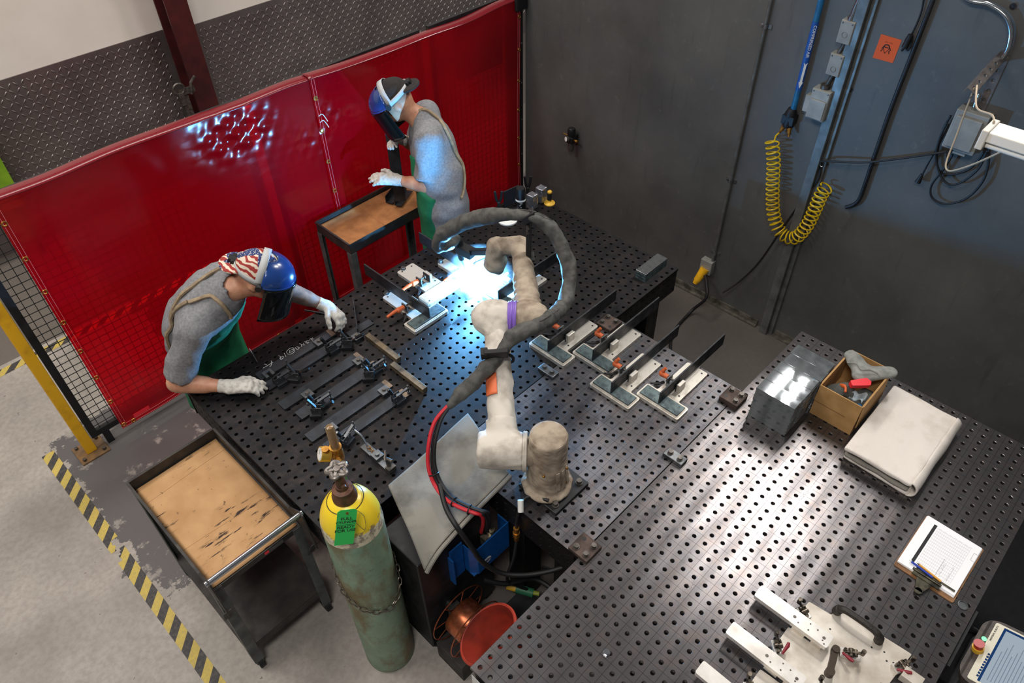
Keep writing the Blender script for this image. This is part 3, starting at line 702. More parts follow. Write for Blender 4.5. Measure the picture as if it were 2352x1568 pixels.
# flat bars clamped on the left half of the large table
def toggle(label, x, y, rz, open_=0.0, z=TZ, tilt=0):
    root = thing('toggle_clamp', label, 'toggle clamp', (x, y, z), rz, 'small toggle clamps on the large table')
    MB().box((0, 0, .012), (.055, .05, .024)).build('base_block', M['blackbar'], root, bevel=.002, local=True)
    b = MB(); b.box((-.008, .012, .042), (.05, .003, .04)); b.box((-.008, -.012, .042), (.05, .003, .04)); b.cyl((0, -.016, .05), (0, .016, .05), .005, n=8); b.cyl((-.022, -.016, .036), (-.022, .016, .036), .005, n=8); b.build('clevis', M['steel'], root, local=True)
    a = open_; c, s_ = math.cos(a), math.sin(a)
    b = MB(); b.bar((-.01, 0, .05), (-.01+.075*c, 0, .05+.075*s_), .012, .008); q = (-.01+.072*c, 0, .05+.072*s_); b.cyl((q[0], 0, q[2]+.02), (q[0], 0, q[2]-.03), .004, n=8); b.cyl((q[0], 0, q[2]-.034), (q[0], 0, q[2]-.024), .008, n=10); b.build('clamp_arm', M['steel'], root, local=True)
    b = MB(); h = 1.9 if open_ < .3 else 2.6; e = (-.02-.085*math.cos(math.pi-h), .0, .048+.085*math.sin(h)); b.bar((-.02, 0, .048), e, .008, .008); b.tube([Vector((-.02, 0, .048)).lerp(Vector(e), .45), e], .0085, 8, m=1); b.build('lever', [M['chrome'], M['black']], root, local=True)
    return root
def clampblock(label, x, y, z=TZ, s=.05, h=.026):
    root = thing('locating_block', label, 'block', (x, y, z), 0, 'square bolted locating blocks')
    MB().box((0, 0, h/2), (s, s, h)).build('block', M['steel'], root, bevel=.002, local=True)
    b = MB(); b.cyl((0, 0, h), (0, 0, h+.002), .013, n=16); b.cyl((0, 0, h+.002), (0, 0, h+.010), .010, n=6); b.build('bolt', M['bolt'], root, local=True)
def flatbar(label, x0, x1, y, w, mat_, z=TZ, t=.012, skew=0, tip=True):
    root = thing('flat_bar', label, 'flat bar', ((x0+x1)/2, y, z), 0, 'dark flat bars laid side by side')
    hx = (x1-x0)/2
    MB().prism(rrect([(-hx, -w/2), (hx, -w/2+skew), (hx, w/2+skew), (-hx, w/2)], .006), .001, .001+t).build('bar', mat_, root, bevel=.0015, local=True)
    if tip: MB().prism(rrect([(hx-.028, -w/2+.001+skew), (hx-.001, -w/2+.001+skew), (hx-.001, w/2-.001+skew), (hx-.024, w/2-.001+skew)], .004), .001+t, .0016+t).build('ground_end', M['tanend'], root, local=True)
    return root
M['tanend'] = mat('ground bare end', L(152, 132, 112), L(116, 100, 86), 40, rough=.4, metal=.5)
zb = TZ+.0
flatbar('dark flat bar with chalk writing, nearest the front welder', .905, 1.36, 2.676, .062, M['blackbar'], zb, .012)
flatbar('dark flat bar lying next to the chalk marked bar', .895, 1.355, 2.588, .060, M['blackbar'], zb, .012, 0, False)
flatbar('blue-sheened flat bar, third from the front welder', .876, 1.352, 2.428, .063, M['blackbar'], zb)
flatbar('flat bar, fourth from the front welder, between two blue-sheened bars', .898, 1.372, 2.317, .063, M['blackbar'], zb)
flatbar('blue-sheened flat bar, second from the yellow-shouldered cylinder', .852, 1.330, 2.170, .063, M['blackbar'], zb)
flatbar('flat bar nearest the yellow-shouldered gas cylinder', .874, 1.348, 2.064, .060, M['blackbar'], zb)
# chalk writing along the first bar, drawn as the strokes seen on it
Zc = lambda a, b: P(560+a/7.84, 740+b/7.84, TZ+.0138)
strokes = [[(345, 825), (490, 740), (525, 715)], [(495, 690), (495, 770), (465, 800)], [(370, 750), (420, 765)], [(620, 600), (660, 620), (665, 675)], [(665, 675), (710, 640), (700, 610), (640, 650)], [(725, 550), (760, 620)],
           [(830, 500), (820, 545), (850, 530), (850, 500), (890, 480), (890, 510), (860, 535)], [(770, 535), (790, 570), (850, 570), (910, 530), (915, 490), (880, 455), (820, 475), (775, 520), (770, 535)],
           [(925, 450), (960, 490), (1000, 455), (950, 440)], [(960, 490), (950, 475)], [(1000, 380), (1035, 400), (1040, 440)], [(1035, 400), (1090, 410)], [(1075, 375), (1090, 410)], [(1095, 345), (1140, 375), (1170, 360), (1120, 350), (1130, 335), (1185, 325)], [(1195, 290), (1220, 300), (1240, 330)], [(1180, 305), (1265, 300)], [(1220, 300), (1240, 275)]]
root = [o for o in bpy.data.objects if o.type == 'EMPTY' and o.get('label', '').startswith('dark flat bar with chalk')][0]
b = MB()
for s in strokes: b.tube(smooth([Zc(*q) for q in s], 4), .0010, 5)
b.build('chalk_writing', flat('chalk', L(200, 200, 198), .9), root)
Z3 = lambda a, b: P(560+a/3.92, 700+b/3.92, TZ+.02)
for (a, b_, lab) in ((575, 805, 'square bolted block between the third and fourth flat bars, left end'), (1035, 505, 'square bolted block between the third and fourth flat bars, right end'),
                     (788, 1110, 'square bolted block between the two bars nearest the cylinder, left end'), (1265, 772, 'square bolted block between the two bars nearest the cylinder, right end'),
                     (222, 618, 'square bolted block at the front welder\'s resting glove'), (680, 335, 'square bolted block at the end of the chalk writing'), (1020, 285, 'square bolted block under the front welder\'s reaching glove')):
    q = Z3(a, b_); clampblock(lab, q.x, q.y)
for (a, b_, rz, op, lab) in ((330, 690, 0, .0, 'dark toggle clamp in front of the resting glove'), (455, 650, 2.2, 1.2, 'dark toggle clamp with raised lever beside the resting glove'),
                             (800, 395, 0, .0, 'dark toggle clamp at the far end of the second flat bar'), (930, 360, 2.4, 1.2, 'dark toggle clamp with raised lever below the reaching glove'),
                             (690, 900, 0, .0, 'dark toggle clamp on the left end of the fourth flat bar'), (650, 970, 2.4, 1.1, 'dark toggle clamp with raised lever left of the fourth flat bar'),
                             (1185, 580, 0, .0, 'dark toggle clamp on the right end of the fourth flat bar'), (1120, 640, 2.4, 1.2, 'dark toggle clamp with raised lever right of the fourth flat bar'),
                             (1395, 850, 0, .0, 'dark toggle clamp on the right end of the bar nearest the cylinder'), (930, 1215, .3, .2, 'dark toggle clamp behind the brass flowmeter')):
    q = Z3(a, b_); toggle(lab, q.x, q.y, rz, op)
# slender tan bars at the edge of the arc light
for (x, y0, y1, lab) in ((1.462, 2.253, 2.51, 'tan ground bar on edge, farther of the two beside the blue light'), (1.417, 2.0, 2.252, 'tan ground bar on edge, nearer of the two beside the blue light')):
    root = thing('ground_bar', lab, 'bar', (x, (y0+y1)/2, TZ), 0, 'tan ground bars')
    MB().bb((x-.015, y0, TZ), (x+.015, y1, TZ+.03)).build('bar', M['tanbar'] if 'tanbar' in M else M.setdefault('tanbar', mat('tan oxide bar', L(140, 122, 96), L(52, 48, 44), 14, .35, .7, rough=.45, metal=.5)), root, bevel=.002)
# chain clamp strip behind the flowmeter
root = thing('chain_clamp', 'grey clamping strip with a chrome chain lever behind the brass flowmeter', 'clamp', (1.005, 1.86, TZ))
MB().bb((.985, 1.745, TZ), (1.025, 1.955, TZ+.016)).build('strip', M['steel'], root, bevel=.002)
b = MB(); b.bb((.983, 1.83, TZ+.016), (1.027, 1.875, TZ+.032)); b.cyl((1.005, 1.852, TZ+.032), (1.005, 1.852, TZ+.042), .011, n=6); b.build('bolted_block', M['steel'], root, bevel=.001)
b = MB(); b.tube(smooth([(1.006, 1.925, TZ+.03), (1.01, 1.965, TZ+.06), (1.0, 2.0, TZ+.085)], 5), [.004]*4+[.006]*7, 8); b.build('chrome_lever', M['chrome'], root)
b = MB()
for k in range(3):
    c = Vector((1.006, 1.915-.018*k, TZ+.026)); ax = k % 2
    b.tube([c+Vector((.007*math.sin(a)*(1 if ax == 0 else .3), .012*math.cos(a), .007*math.sin(a)*(0 if ax == 0 else 1))) for a in np.linspace(0, 2*math.pi, 13)[:-1]], .0018, 6, True)
b.build('chain_links', M['brass'], root)
b = MB(); b.bb((.985, 1.745, TZ+.016), (1.025, 1.775, TZ+.03)); b.cyl((1.005, 1.77, TZ+.03), (1.005, 1.77, TZ+.07), .011, n=10); b.cyl((1.0, 1.79, TZ+.07), (1.01, 1.745, TZ+.075), .009, n=10); b.cyl((.99, 1.77, TZ+.075), (1.02, 1.80, TZ+.095), .006, n=8); b.build('screw_clamp', M['bolt'], root)
# small tools by the front welder
def tool(name, label, cat, pts, r, mm, mt=None):
    b = MB(); b.tube(smooth(pts, 5), r, 8); return tag(b.build(name, mm, None), label, cat)
q = P(700, 703, TZ); tool('steel_rod', 'thin dark rod at the table edge under the reaching forearm', 'rod', [P(700, 712, TZ+.006), P(755, 722, TZ+.006)], .005, M['blackm'])
q = P(590, 820, TZ); tool('cotter_hook', 'small pale hook tool on the table beside the green apron', 'hook', [P(572, 800, TZ+.03), P(580, 812, TZ+.012), P(589, 828, TZ+.006), P(592, 832, TZ+.006)], .003, M['steel'])
root = thing('angle_piece', 'dark angle iron piece held under the front welder\'s reaching glove', 'angle iron', P(815, 735, TZ))
b = MB(); b.bar(P(800, 770, TZ+.004), P(853, 738, TZ+.004), .05, .006); b.bar(P(812, 690, TZ+.03), P(822, 762, TZ+.03), .006, .045); b.build('angle', M['blackbar'], root, bevel=.001)
# ------------------------------------------------------------------ welding robot in its cloth jacket
V3 = lambda *a: Vector(a)
tw = V3(1.419, 1.205, 0); sh = V3(1.301, 1.350, 1.13); u = V3(-.66, .75, 0).normalized()
e1 = V3(1.689, 1.765, 1.356); e2 = e1-u*.15; wr = V3(2.177, 2.081, 1.326); w1 = wr+u*.12; w2 = w1+V3(0, 0, -.11)
root = thing('welding_robot', 'robot arm in a cream cloth jacket reaching over the table to the arc', 'robot', (tw.x, tw.y, TZ))
MB().bb((1.33, 1.075, TZ), (1.545, 1.29, TZ+.02)).build('base_plate', M['blackm'], root, bevel=.003)
for dx, dy in ((1.36, 1.105), (1.515, 1.105), (1.515, 1.26), (1.36, 1.26)):
    b = MB(); b.cyl((dx, dy, TZ+.02), (dx, dy, TZ+.026), .016, n=16); b.cyl((dx, dy, TZ+.026), (dx, dy, TZ+.042), .012, n=12); b.build('bolt', M['bolt'], root)
def cover(name, F, pts, pad, h, mats, fine=1):
    A = np.array([tuple(p) for p in pts]); lo, hi = A.min(0)-pad, A.max(0)+pad
    return sdf_mb(F, lo, hi, h).build(name, mats, root, angle=180)
def Fbase(X, Y, Z):
    d = s_cap(X, Y, Z, (tw.x, tw.y, 1.02), (tw.x, tw.y, 1.40), .079)
    d = smin(d, s_cap(X, Y, Z, (tw.x, tw.y, .80), (tw.x, tw.y, 1.06), .112, .072), .03)
    d = smin(d, np.sqrt((np.hypot(X-tw.x, Y-tw.y)-.098)**2+(Z-.935)**2)-.012, .012)
    d = d+.0042*wrink(X, Y, Z*.6, 42, 3)+.002*wrink(X, Y, Z, 95, 8)
    d = smax(smax(d, Z-(1.255+.004*wrink(X, Y, Z, 20, 2)), .02), TZ+.021-Z, .004)
    return d
cover('base_cover', Fbase, [(tw.x, tw.y, .9), (tw.x, tw.y, 1.27)], .14, .0055, M['tanc'])
b = MB()
for k in range(3):
    a = -1.9+.33*k; p = V3(tw.x+.088*math.cos(a), tw.y+.088*math.sin(a), 0); q = V3(math.cos(a), math.sin(a), 0)
    b.bar(p+V3(0, 0, .985)+q*.008, p+V3(0, 0, 1.09)-q*.004, .016, .003, up=q)
b.build('jacket_strap', M['tanc'], root)
for a, z in ((-2.6, 1.09), (-1.3, 1.085), (-1.35, .99)): MB().ball((tw.x+.088*math.cos(a), tw.y+.088*math.sin(a), z), .006, 8).build('snap_button', M['brass'], root)
# round lid seam on top of the tower
b = MB(); b.tube([V3(tw.x+.074*math.cos(a), tw.y+.074*math.sin(a), 1.247) for a in np.linspace(0, 6.283, 33)[:-1]], .003, 6, True); b.build('lid_piping', M['tanc'], root)
def Fsh(X, Y, Z):
    a = sh-u*.075; c = sh+u*.085
    d = s_cap(X, Y, Z, a, c, .077); ax = (X-sh.x)*u.x+(Y-sh.y)*u.y
    d = smax(smax(d, ax-.105, .02), -ax-.085, .012)
    g = s_cap(X, Y, Z, sh, e1, .066, .056); d2 = smax(g, ((X-sh.x)*(e1-sh).x+(Y-sh.y)*(e1-sh).y+(Z-sh.z)*(e1-sh).z)/(e1-sh).length-.135, .006)
    return smin(d, d2, .018)+.0042*wrink(X, Y, Z, 34, 5)
cover('shoulder_cover', Fsh, [sh-u*.1, sh+u*.1, sh+(e1-sh)*.25], .10, .0055, M['cream'])
b = MB()
for o in (-.088, -.096):
    c = sh+u*o; B = basis(u); b.tube([c+B @ V3(.080*math.cos(a), .080*math.sin(a), 0) for a in np.linspace(0, 6.283, 29)[:-1]], .005, 6, True)
b.build('joint_piping', M['cream'], root)
neck = MB().cyl(sh-u*.14, sh-u*.08, .062, n=28); neck.build('joint_sleeve', M['tanc'], root)
def Fua(X, Y, Z):
    L_ = (e1-sh); n = L_.normalized(); a = sh+L_*.19
    t = ((X-a.x)*n.x+(Y-a.y)*n.y+(Z-a.z)*n.z)
    d = s_cap(X, Y, Z, a, e1-L_*.06, .060, .052)
    d = d+.0058*wrink(X, Y, Z, 27, 11)+.0022*np.sin(t*70+3*np.sin(X*30)+Z*22)*np.clip(t*2.2, 0, 1)
    return smax(d, -t, .004)
cover('upper_arm_cover', Fua, [sh+(e1-sh)*.15, e1], .085, .0055, M['cream'])
def Fel(X, Y, Z):
    d = s_cap(X, Y, Z, e1+u*.035, e1-u*.02, .078)
    d = smin(d, s_cap(X, Y, Z, e1-(e1-sh)*.13, e1, .056, .068), .03)
    return d+.005*wrink(X, Y, Z, 30, 21)+.0025*wrink(X, Y, Z, 75, 22)
cover('elbow_cover', Fel, [e1-(e1-sh)*.15, e1+u*.05, e1-u*.05], .11, .0055, M['cream'])
b = MB()
for k in range(4):
    c = e1-u*(.058+.009*k); B = basis(u); rr = .072+.003*(k % 2); b.tube([c+B @ V3(rr*math.cos(a), rr*math.sin(a), 0) for a in np.linspace(0, 6.283, 29)[:-1]], .0065, 6, True)
b.build('purple_tape', M['purple'], root)
def Ffo(X, Y, Z):
    L_ = wr-e2; n = L_.normalized(); t = ((X-e2.x)*n.x+(Y-e2.y)*n.y+(Z-e2.z)*n.z)
    d = s_cap(X, Y, Z, e2-u*.02, e2+u*.05, .071); d = smin(d, s_cap(X, Y, Z, e2, wr, .062, .047), .03)
    d = smin(d, s_cap(X, Y, Z, wr, w1-u*.02, .047, .044), .02)
    return d+.004*wrink(X, Y, Z, 32, 31)+.0035*np.sin(t*95+2.5*np.sin(X*25+Z*30))*np.exp(-((t-.12)/.16)**2)+.002*wrink(X, Y, Z, 80, 33)
cover('forearm_cover', Ffo, [e2-u*.03, e2+u*.06, wr, w1], .10, .0058, M['tanc'])
def Fwr(X, Y, Z):
    d = s_cap(X, Y, Z, w1, w2+V3(-.01, .01, 0), .050, .052); d = smin(d, s_cap(X, Y, Z, w2, w2+V3(.01, -.01, -.05), .048, .02), .03)
    return d+.005*wrink(X, Y, Z, 36, 41)+.003*wrink(X, Y, Z, 70, 43)
cover('wrist_cover', Fwr, [w1, w2+V3(0, 0, -.05)], .09, .005, M['tanc'])
# torch with its bracket
tp = P(1079, 633, .972); tk = P(1062, 594, 1.12); tt = P(1052, 553, 1.235)
b = MB(); tm = tt.lerp(tk, .4); b.bar(w2+V3(-.01, .02, .07), tm+V3(.01, -.06, .0), .035, .03); b.bar(tm+V3(.012, -.09, 0), tm+V3(0, .01, 0), .055, .05); b.build('torch_bracket', M['black'], root, bevel=.003)
b = MB(); b.cyl(tt, tk, .026, .020, 16); b.cyl(tt+V3(-.015, .02, .045), tt, .02, .026, 16); b.build('torch_body', M['black'], root)
dr = (tp-tk).normalized(); b = MB(); b.tube([tk, tk+dr*.05, tp-dr*.05], [.014, .014, .013], 14); b.cyl(tp-dr*.07, tp, .0155, .012, 16); b.build('torch_nozzle', M['steel'], root)
b = MB(); b.tube(smooth([w2+V3(.02, .05, 0), V3(2.13, 2.30, 1.16), V3(2.10, 2.35, 1.12)], 5), .004, 6); b.ball((2.10, 2.35, 1.115), .008, 8); b.build('spray_tube', M['chrome'], root)
# mast holding up the cable sleeve
mb_ = V3(2.11, 1.962, 1.345); mt = V3(2.112, 1.960, 1.585)
b = MB(); b.bar(mb_, mt, .034, .026, up=(1, -1, 0)); b.bar(mb_+V3(0, 0, .005), mb_+V3(0, 0, .02), .07, .06, up=(1, -1, 0)); b.bar(mt+V3(-.02, .02, -.005), mt+V3(.02, -.02, .03), .05, .04, up=(0, 0, 1)); b.build('cable_mast', M['black'], root, bevel=.003)
for pz in (.03, .055): MB().cyl(mt+V3(-.02, -.01, -pz), mt+V3(-.035, -.025, -pz), .008, n=8).build('mast_bolt', M['bolt'], root)
slp = [P(1050, 548, 1.27), P(1030, 563, 1.26), P(1006, 564, 1.27), P(1022, 534, 1.36), P(1075, 509, 1.45), P(1140, 494, 1.55), P(1213, 497, 1.60), P(1262, 522, 1.55), P(1295, 578, 1.45), P(1308, 640, 1.34), P(1294, 700, 1.29), P(1245, 742, 1.41), P(1185, 768, 1.42), P(1148, 812, 1.37), P(1095, 868, 1.31), P(1060, 903, 1.27), P(1034, 930, 1.24)]
rad = [.022, .03, .036, .04, .04, .038, .020, .036, .037, .036, .036, .033, .036, .026, .036, .03, .016]
SP = smooth(slp, 8); SR = [v for i in range(len(rad)-1) for v in [rad[i]+(rad[i+1]-rad[i])*k/8 for k in range(8)]]+[rad[-1]]
def Fsl(X, Y, Z):
    d = None
    for i in range(0, len(SP)-2, 2):
        q = s_cap(X, Y, Z, SP[i], SP[i+2], SR[i], SR[i+2]); d = q if d is None else np.minimum(d, q)
    return d+.0065*wrink(X, Y, Z, 34, 51)+.003*wrink(X, Y, Z, 85, 52)
A = np.array([tuple(p) for p in SP]); b = sdf_mb(Fsl, A.min(0)-.05, A.max(0)+.05, .0075); b.build('cable_sleeve', M['sleeve'], root, angle=180)
b = MB(); b.tube([p+V3(.012, -.012, .03) for p in SP[8:120]], .0022, 5); b.build('sleeve_zipper', M['sleeve'], root)
c = P(1138, 815, 1.33); n = (e1-sh).normalized(); B = basis(n); ca = sh+(e1-sh)*((c-sh).dot(n)/(e1-sh).length)
b = MB(); b.tube([ca+B @ V3(.066*math.cos(a), .066*math.sin(a), 0) for a in np.linspace(0, 6.283, 29)[:-1]], .008, 6, True); pc = P(1140, 812, 1.40); b.box(pc, (.10, .06, .02), basis(n, u)); b.box(pc+u*.05, (.03, .05, .035), basis(n, u)); b.build('hose_clamp', M['strapb'], root, bevel=.003)
# orange sticker wrapped on the upper arm
c = P(1134, 890, 1.24); ax = sh+(e1-sh)*((c-sh).dot(n)/(e1-sh).length); view = (V3(*EYE)-ax); view = (view-n*view.dot(n)).normalized(); side = n.cross(view)
def stick(uu, vv):
    a = R(10)+R(52)*uu; return ax+n*(.095*(vv-.5))+(view*math.cos(a)+u*math.copysign(1, 1)*math.sin(a)*1.0)*.0665 if False else ax+n*(.095*(vv-.5))+(view*math.cos(a)+(u-n*u.dot(n)-view*u.dot(view)).normalized()*math.sin(a))*.0672
MB().grid(stick, 10, 8).build('orange_sticker', M['orangest'] if 'orangest' in M else M.setdefault('orangest', flat('faded orange sticker', L(226, 112, 66), .55)), root, solid=.0008)
# loose cables from the sleeve down to the wire feeder
K = [P(1034, 930, 1.24), P(1008, 968, 1.19), P(994, 1020, 1.12), P(993, 1070, 1.04), P(1006, 1110, .985), P(1030, 1143, .965), P(1062, 1163, .965), P(1098, 1177, .96), P(1114, 1182, .94), P(1119, 1198, .86), P(1114, 1222, .72)]
off = [V3(-.012, .012, 0), V3(.010, -.004, .008), V3(.004, .004, -.012)]
root2 = thing('torch_cable_bundle', 'red and black cable bundle looping from the robot sleeve to the blue feeder', 'cables', tuple(K[5]))
for o, mm, nm in zip(off, (M['redc'], M['cable'], M['cable']), ('red_cable', 'black_cable', 'black_cable')):
    MB().tube(smooth([p+o*(1 if i else .4) for i, p in enumerate(K)], 7), .0085, 8).build(nm, mm, root2)
for i in (3, 5, 6):
    p = smooth(K, 7)[i*7+3]; q = smooth(K, 7)[i*7+4]; B = basis(q-p); MB().tube([p+B @ V3(.021*math.cos(a), .021*math.sin(a), 0) for a in np.linspace(0, 6.283, 17)[:-1]]+[], .003, 6, True).build('cable_tie', M['black'], root2)
root3 = thing('power_cable', 'thick black cable sagging from the bundle across the blue feeder to the front table', 'cable', (1.2, 1.1, .6))
MB().tube(smooth([P(1010, 1112, .985), P(1024, 1165, .962), P(1048, 1208, .945), P(1082, 1255, .84), P(1108, 1290, .74), P(1150, 1315, .66), P(1200, 1320, .64), P(1255, 1313, .64), P(1300, 1300, .65)], 8), .011, 10).build('cable', M['cable'], root3)
# white tag cable and brass quick connector at the base
root4 = thing('gas_line', 'thin hose with a white tag and brass coupling hanging off the robot table', 'hose', (1.27, 1.23, .8))
a0 = V3(1.345, 1.13, .945)
MB().tube(smooth([a0, P(1215, 1140, .93), P(1196, 1162, .91), P(1188, 1190, .84), P(1186, 1215, .76)], 6), .008, 8).build('hose_end', M['cable'], root4)
q = P(1196, 1162, .915); MB().cyl(q+V3(.012, .012, .02), q+V3(-.012, -.012, -.018), .013, n=12).build('white_tag', M['white'], root4)
c = P(1186, 1222, .74); b = MB(); b.cyl(c+V3(0, 0, .035), c, .013, n=12); b.cyl(c, c+V3(0, 0, -.03), .016, n=12); b.cyl(c+V3(0, 0, -.03), c+V3(0, 0, -.06), .012, n=6); b.build('coupling', M['brass'], root4)
MB().tube(smooth([c+V3(0, 0, -.06), P(1180, 1280, .6), P(1165, 1330, .45), P(1190, 1345, .3), P(1230, 1360, .14)], 6), .008, 8).build('hose', M['cable'], root4)
# arc, smoke
AR = V3(2.160, 2.378, .955)
ar = tag(MB().ball(AR, .018, 16).build('welding_arc', emis('arc plasma', (.80, .92, 1, 1), 420), None), 'blinding white welding arc at the torch tip', 'arc')
t = NT('weld smoke'); co = t.co(); ln = t.n('ShaderNodeVectorMath'); ln.operation = 'LENGTH'; va = t.n('ShaderNodeVectorMath'); va.operation = 'SUBTRACT'; va.inputs[1].default_value = tuple(AR); t.l(co, va.inputs[0]); t.l(va.outputs[0], ln.inputs[0])
fall = t.ramp(ln.outputs['Value'], [(0.0, 1.0), (.06, .8), (.12, .25), (.2, 0.0)]); d = t.math('MULTIPLY', fall, t.ramp(t.noise(co, 17, 4, .6, dist=.8), [(.36, .1), (.68, 1.0)]))
vs = t.n('ShaderNodeVolumeScatter'); vs.inputs['Color'].default_value = (.93, .96, 1, 1); vs.inputs['Anisotropy'].default_value = .1; t.l(t.math('MULTIPLY', d, 13.0), vs.inputs['Density']); t.l(vs.outputs[0], t.out.inputs[1])
sm = MB().ball(AR+V3(.02, 0, .05), (.20, .20, .19), 24).build('welding_smoke', t.m, None); tag(sm, 'pale blue smoke glowing around the welding arc', 'smoke', None, 'stuff')
# ------------------------------------------------------------------ things on the bright front table
# stacked plates: five piles side by side
PL_T, NL = .0079, 24; rs = random.Random(3)
names = ['in the pile nearest the camera', 'in the second pile from the camera', 'in the middle pile', 'in the fourth pile from the camera', 'in the pile nearest the wall']
proto = thing('steel_plate', 'x', 'steel plate', (0, 0, 0), 0, 'grey steel plates stacked in five piles')
b = MB(); b.box((0, 0, PL_T/2), (.0755, .190, PL_T-.0006)); b.build('plate', M['galv2'] if 'galv2' in M else M.setdefault('galv2', mat('galvanised plate', L(142, 147, 149), L(112, 117, 120), 22, rough=.02, r2=.05, metal=.6)), proto, bevel=.0006, local=True)
b = MB()
for y in (-.075, -.025, .03, .078): b.box(((.02 if y in (-.075, .03) else -.02), y, PL_T-.0001), (.006, .004, .0006))
b.build('slots', M['black'], proto, local=True)
note_kids()
first = True
for p in range(5):
    for k in range(NL):
        lab = ('topmost grey steel plate ' if k == NL-1 else 'grey steel plate under the topmost one ')+names[p]
        loc = (2.405+.0768*p+rs.uniform(-.0008, .0008), .692+rs.uniform(-.0025, .0025)-.003*(p % 2), TZ+PL_T*k)
        if first: proto.location = loc; proto['label'] = lab; first = False
        else: dup(proto, loc, 0, lab)
# open cardboard box
x0, x1, y0, y1, z1 = 2.578, 2.89, .385, .585, TZ+.19
root = thing('cardboard_box', 'open brown cardboard box between the stacked plates and the folded blanket', 'box', ((x0+x1)/2, (y0+y1)/2, TZ))
t_ = .005
MB().bb((x0, y0, TZ), (x1, y1, TZ+t_)).build('bottom', M['cardb'], root)
for a, c in (((x0, y0, TZ+t_), (x0+t_, y1, z1)), ((x1-t_, y0, TZ+t_), (x1, y1, z1)), ((x0+t_, y0, TZ+t_), (x1-t_, y0+t_, z1)), ((x0+t_, y1-t_, TZ+t_), (x1-t_, y1, z1))):
    MB().bb(a, c).build('wall', M['cardb'], root, bevel=.001)
b = MB(); b.box((2.72, y0-.005, z1-.07), (.27, .004, .14), rotm('X', R(-3))); b.build('flap', M['cardb'], root, bevel=.001)
b = MB(); b.box((2.73, y1+.004, z1-.062), (.26, .004, .12), rotm('X', R(2))); b.build('flap', M['cardb'], root, bevel=.001)
b = MB(); b.bb((x0-.0012, .435, TZ+.086), (x0-.0002, .585, TZ+.0885)); b.build('crease', mat('crease', L(120, 84, 46), None, rough=.9), root)
# glove, pliers, glasses and rags lying in the box
def Fg1(X, Y, Z):
    a = V3(2.80, .555, 1.07); d = s_cap(X, Y, Z, (2.845, .565, 1.095), (2.79, .48, 1.075), .038, .045, (0, 0, 1), .55)
    d = smin(d, s_cap(X, Y, Z, (2.79, .48, 1.075), (2.86, .39, 1.10), .042, .034, (0, 0, 1), .5), .03)
    return d+.006*wrink(X, Y, Z, 30, 61)
root = thing('leather_glove', 'grey leather glove draped over the rim of the cardboard box', 'glove', (2.81, .47, 1.05), 0, 'work gloves in the cardboard box')
sdf_mb(Fg1, (2.70, .32, .98), (2.95, .64, 1.17), .006).build('glove', M['gglove'], root, angle=180)
b = MB(); b.tube(smooth([(2.76, .555, 1.12), (2.775, .52, 1.126), (2.765, .49, 1.116), (2.785, .46, 1.12), (2.80, .43, 1.112), (2.80, .41, 1.10)], 6), .004, 6); b.build('rolled_cuff', M['gglove'], root)
def Fg2(X, Y, Z):
    d = s_cap(X, Y, Z, (2.66, .545, 1.0), (2.70, .50, 1.03), .045, .035, (0, 0, 1), .6); d = smin(d, s_cap(X, Y, Z, (2.68, .44, .97), (2.76, .42, .985), .05, .04), .03); return d+.007*wrink(X, Y, Z, 34, 66)
root = thing('leather_glove', 'dark grey crumpled glove down inside the cardboard box', 'glove', (2.69, .5, .95), 0, 'work gloves in the cardboard box')
sdf_mb(Fg2, (2.58, .36, .90), (2.84, .60, 1.08), .006).build('glove', mat('dark soiled leather', L(84, 86, 80), L(52, 54, 52), 20, rough=.9), root, angle=180)
b = MB(); b.prism(rrect([(-.045, -.016), (.04, -.02), (.05, 0), (.035, .02), (-.045, .012)], .006), -.012, .012, (2.725, .463, 1.075), rotm('Z', R(-42)) @ rotm('X', R(12)))
tag(b.build('red_grip', M['reds'], None, bevel=.004), 'bright red plastic grip on top of the things in the cardboard box', 'grip')
b = MB(); b.tube(smooth([(2.70, .53, 1.03), (2.68, .505, 1.055), (2.655, .49, 1.05)], 5), [.010]*5+[.006]*6, 10); tag(b.build('orange_plug', M['orange'], None), 'orange and yellow plug beside the red grip in the cardboard box', 'plug')
b = MB(); b.grid(lambda a, c: V3(2.66+.06*a+.01*math.sin(c*9), .41+.06*c, 1.03+.012*math.sin(a*7+c*5)), 10, 10); tag(b.build('plastic_bag', flat('clear plastic', L(190, 205, 215), .08, 0, .6, Alpha=.4), None, solid=.001), 'crumpled clear plastic bag in the cardboard box', 'bag')
b = MB(); b.ball((2.64, .405, 1.02), (.03, .014, .01), 10, rotm('Z', .5)); tag(b.build('blue_cap', flat('dark blue plastic', L(24, 80, 120), .3), None), 'dark blue cap in the near corner of the cardboard box', 'cap')
# folded welding blanket
root = thing('folded_blanket', 'cream folded welding blanket lying beside the cardboard box', 'blanket', (2.68, .21, TZ))
def layer(z, x0, x1, y0, y1, t, seed, mt, nm='fold_layer'):
    def F(X, Y, Z):
        w = .004*wrink(X, Y, Z*0, 14, seed); zz = z+t/2+w+.5*np.maximum(0, x0+.03-X)*(-.25)
        return s_box(X, Y, Z-w-.0*X, ((x0+x1)/2, (y0+y1)/2, z+t/2), ((x1-x0)/2, (y1-y0)/2, t/2), None, min(.0085, t*.45))+.0016*wrink(X, Y, Z*.4, 45, seed+1)
    sdf_mb(F, (x0-.02, y0-.02, z-.012), (x1+.02, y1+.02, z+t+.014), .0055).build(nm, mt, root, angle=180)
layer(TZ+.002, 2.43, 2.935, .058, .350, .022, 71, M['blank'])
layer(TZ+.024, 2.425, 2.92, .066, .352, .019, 73, M['blankd'])
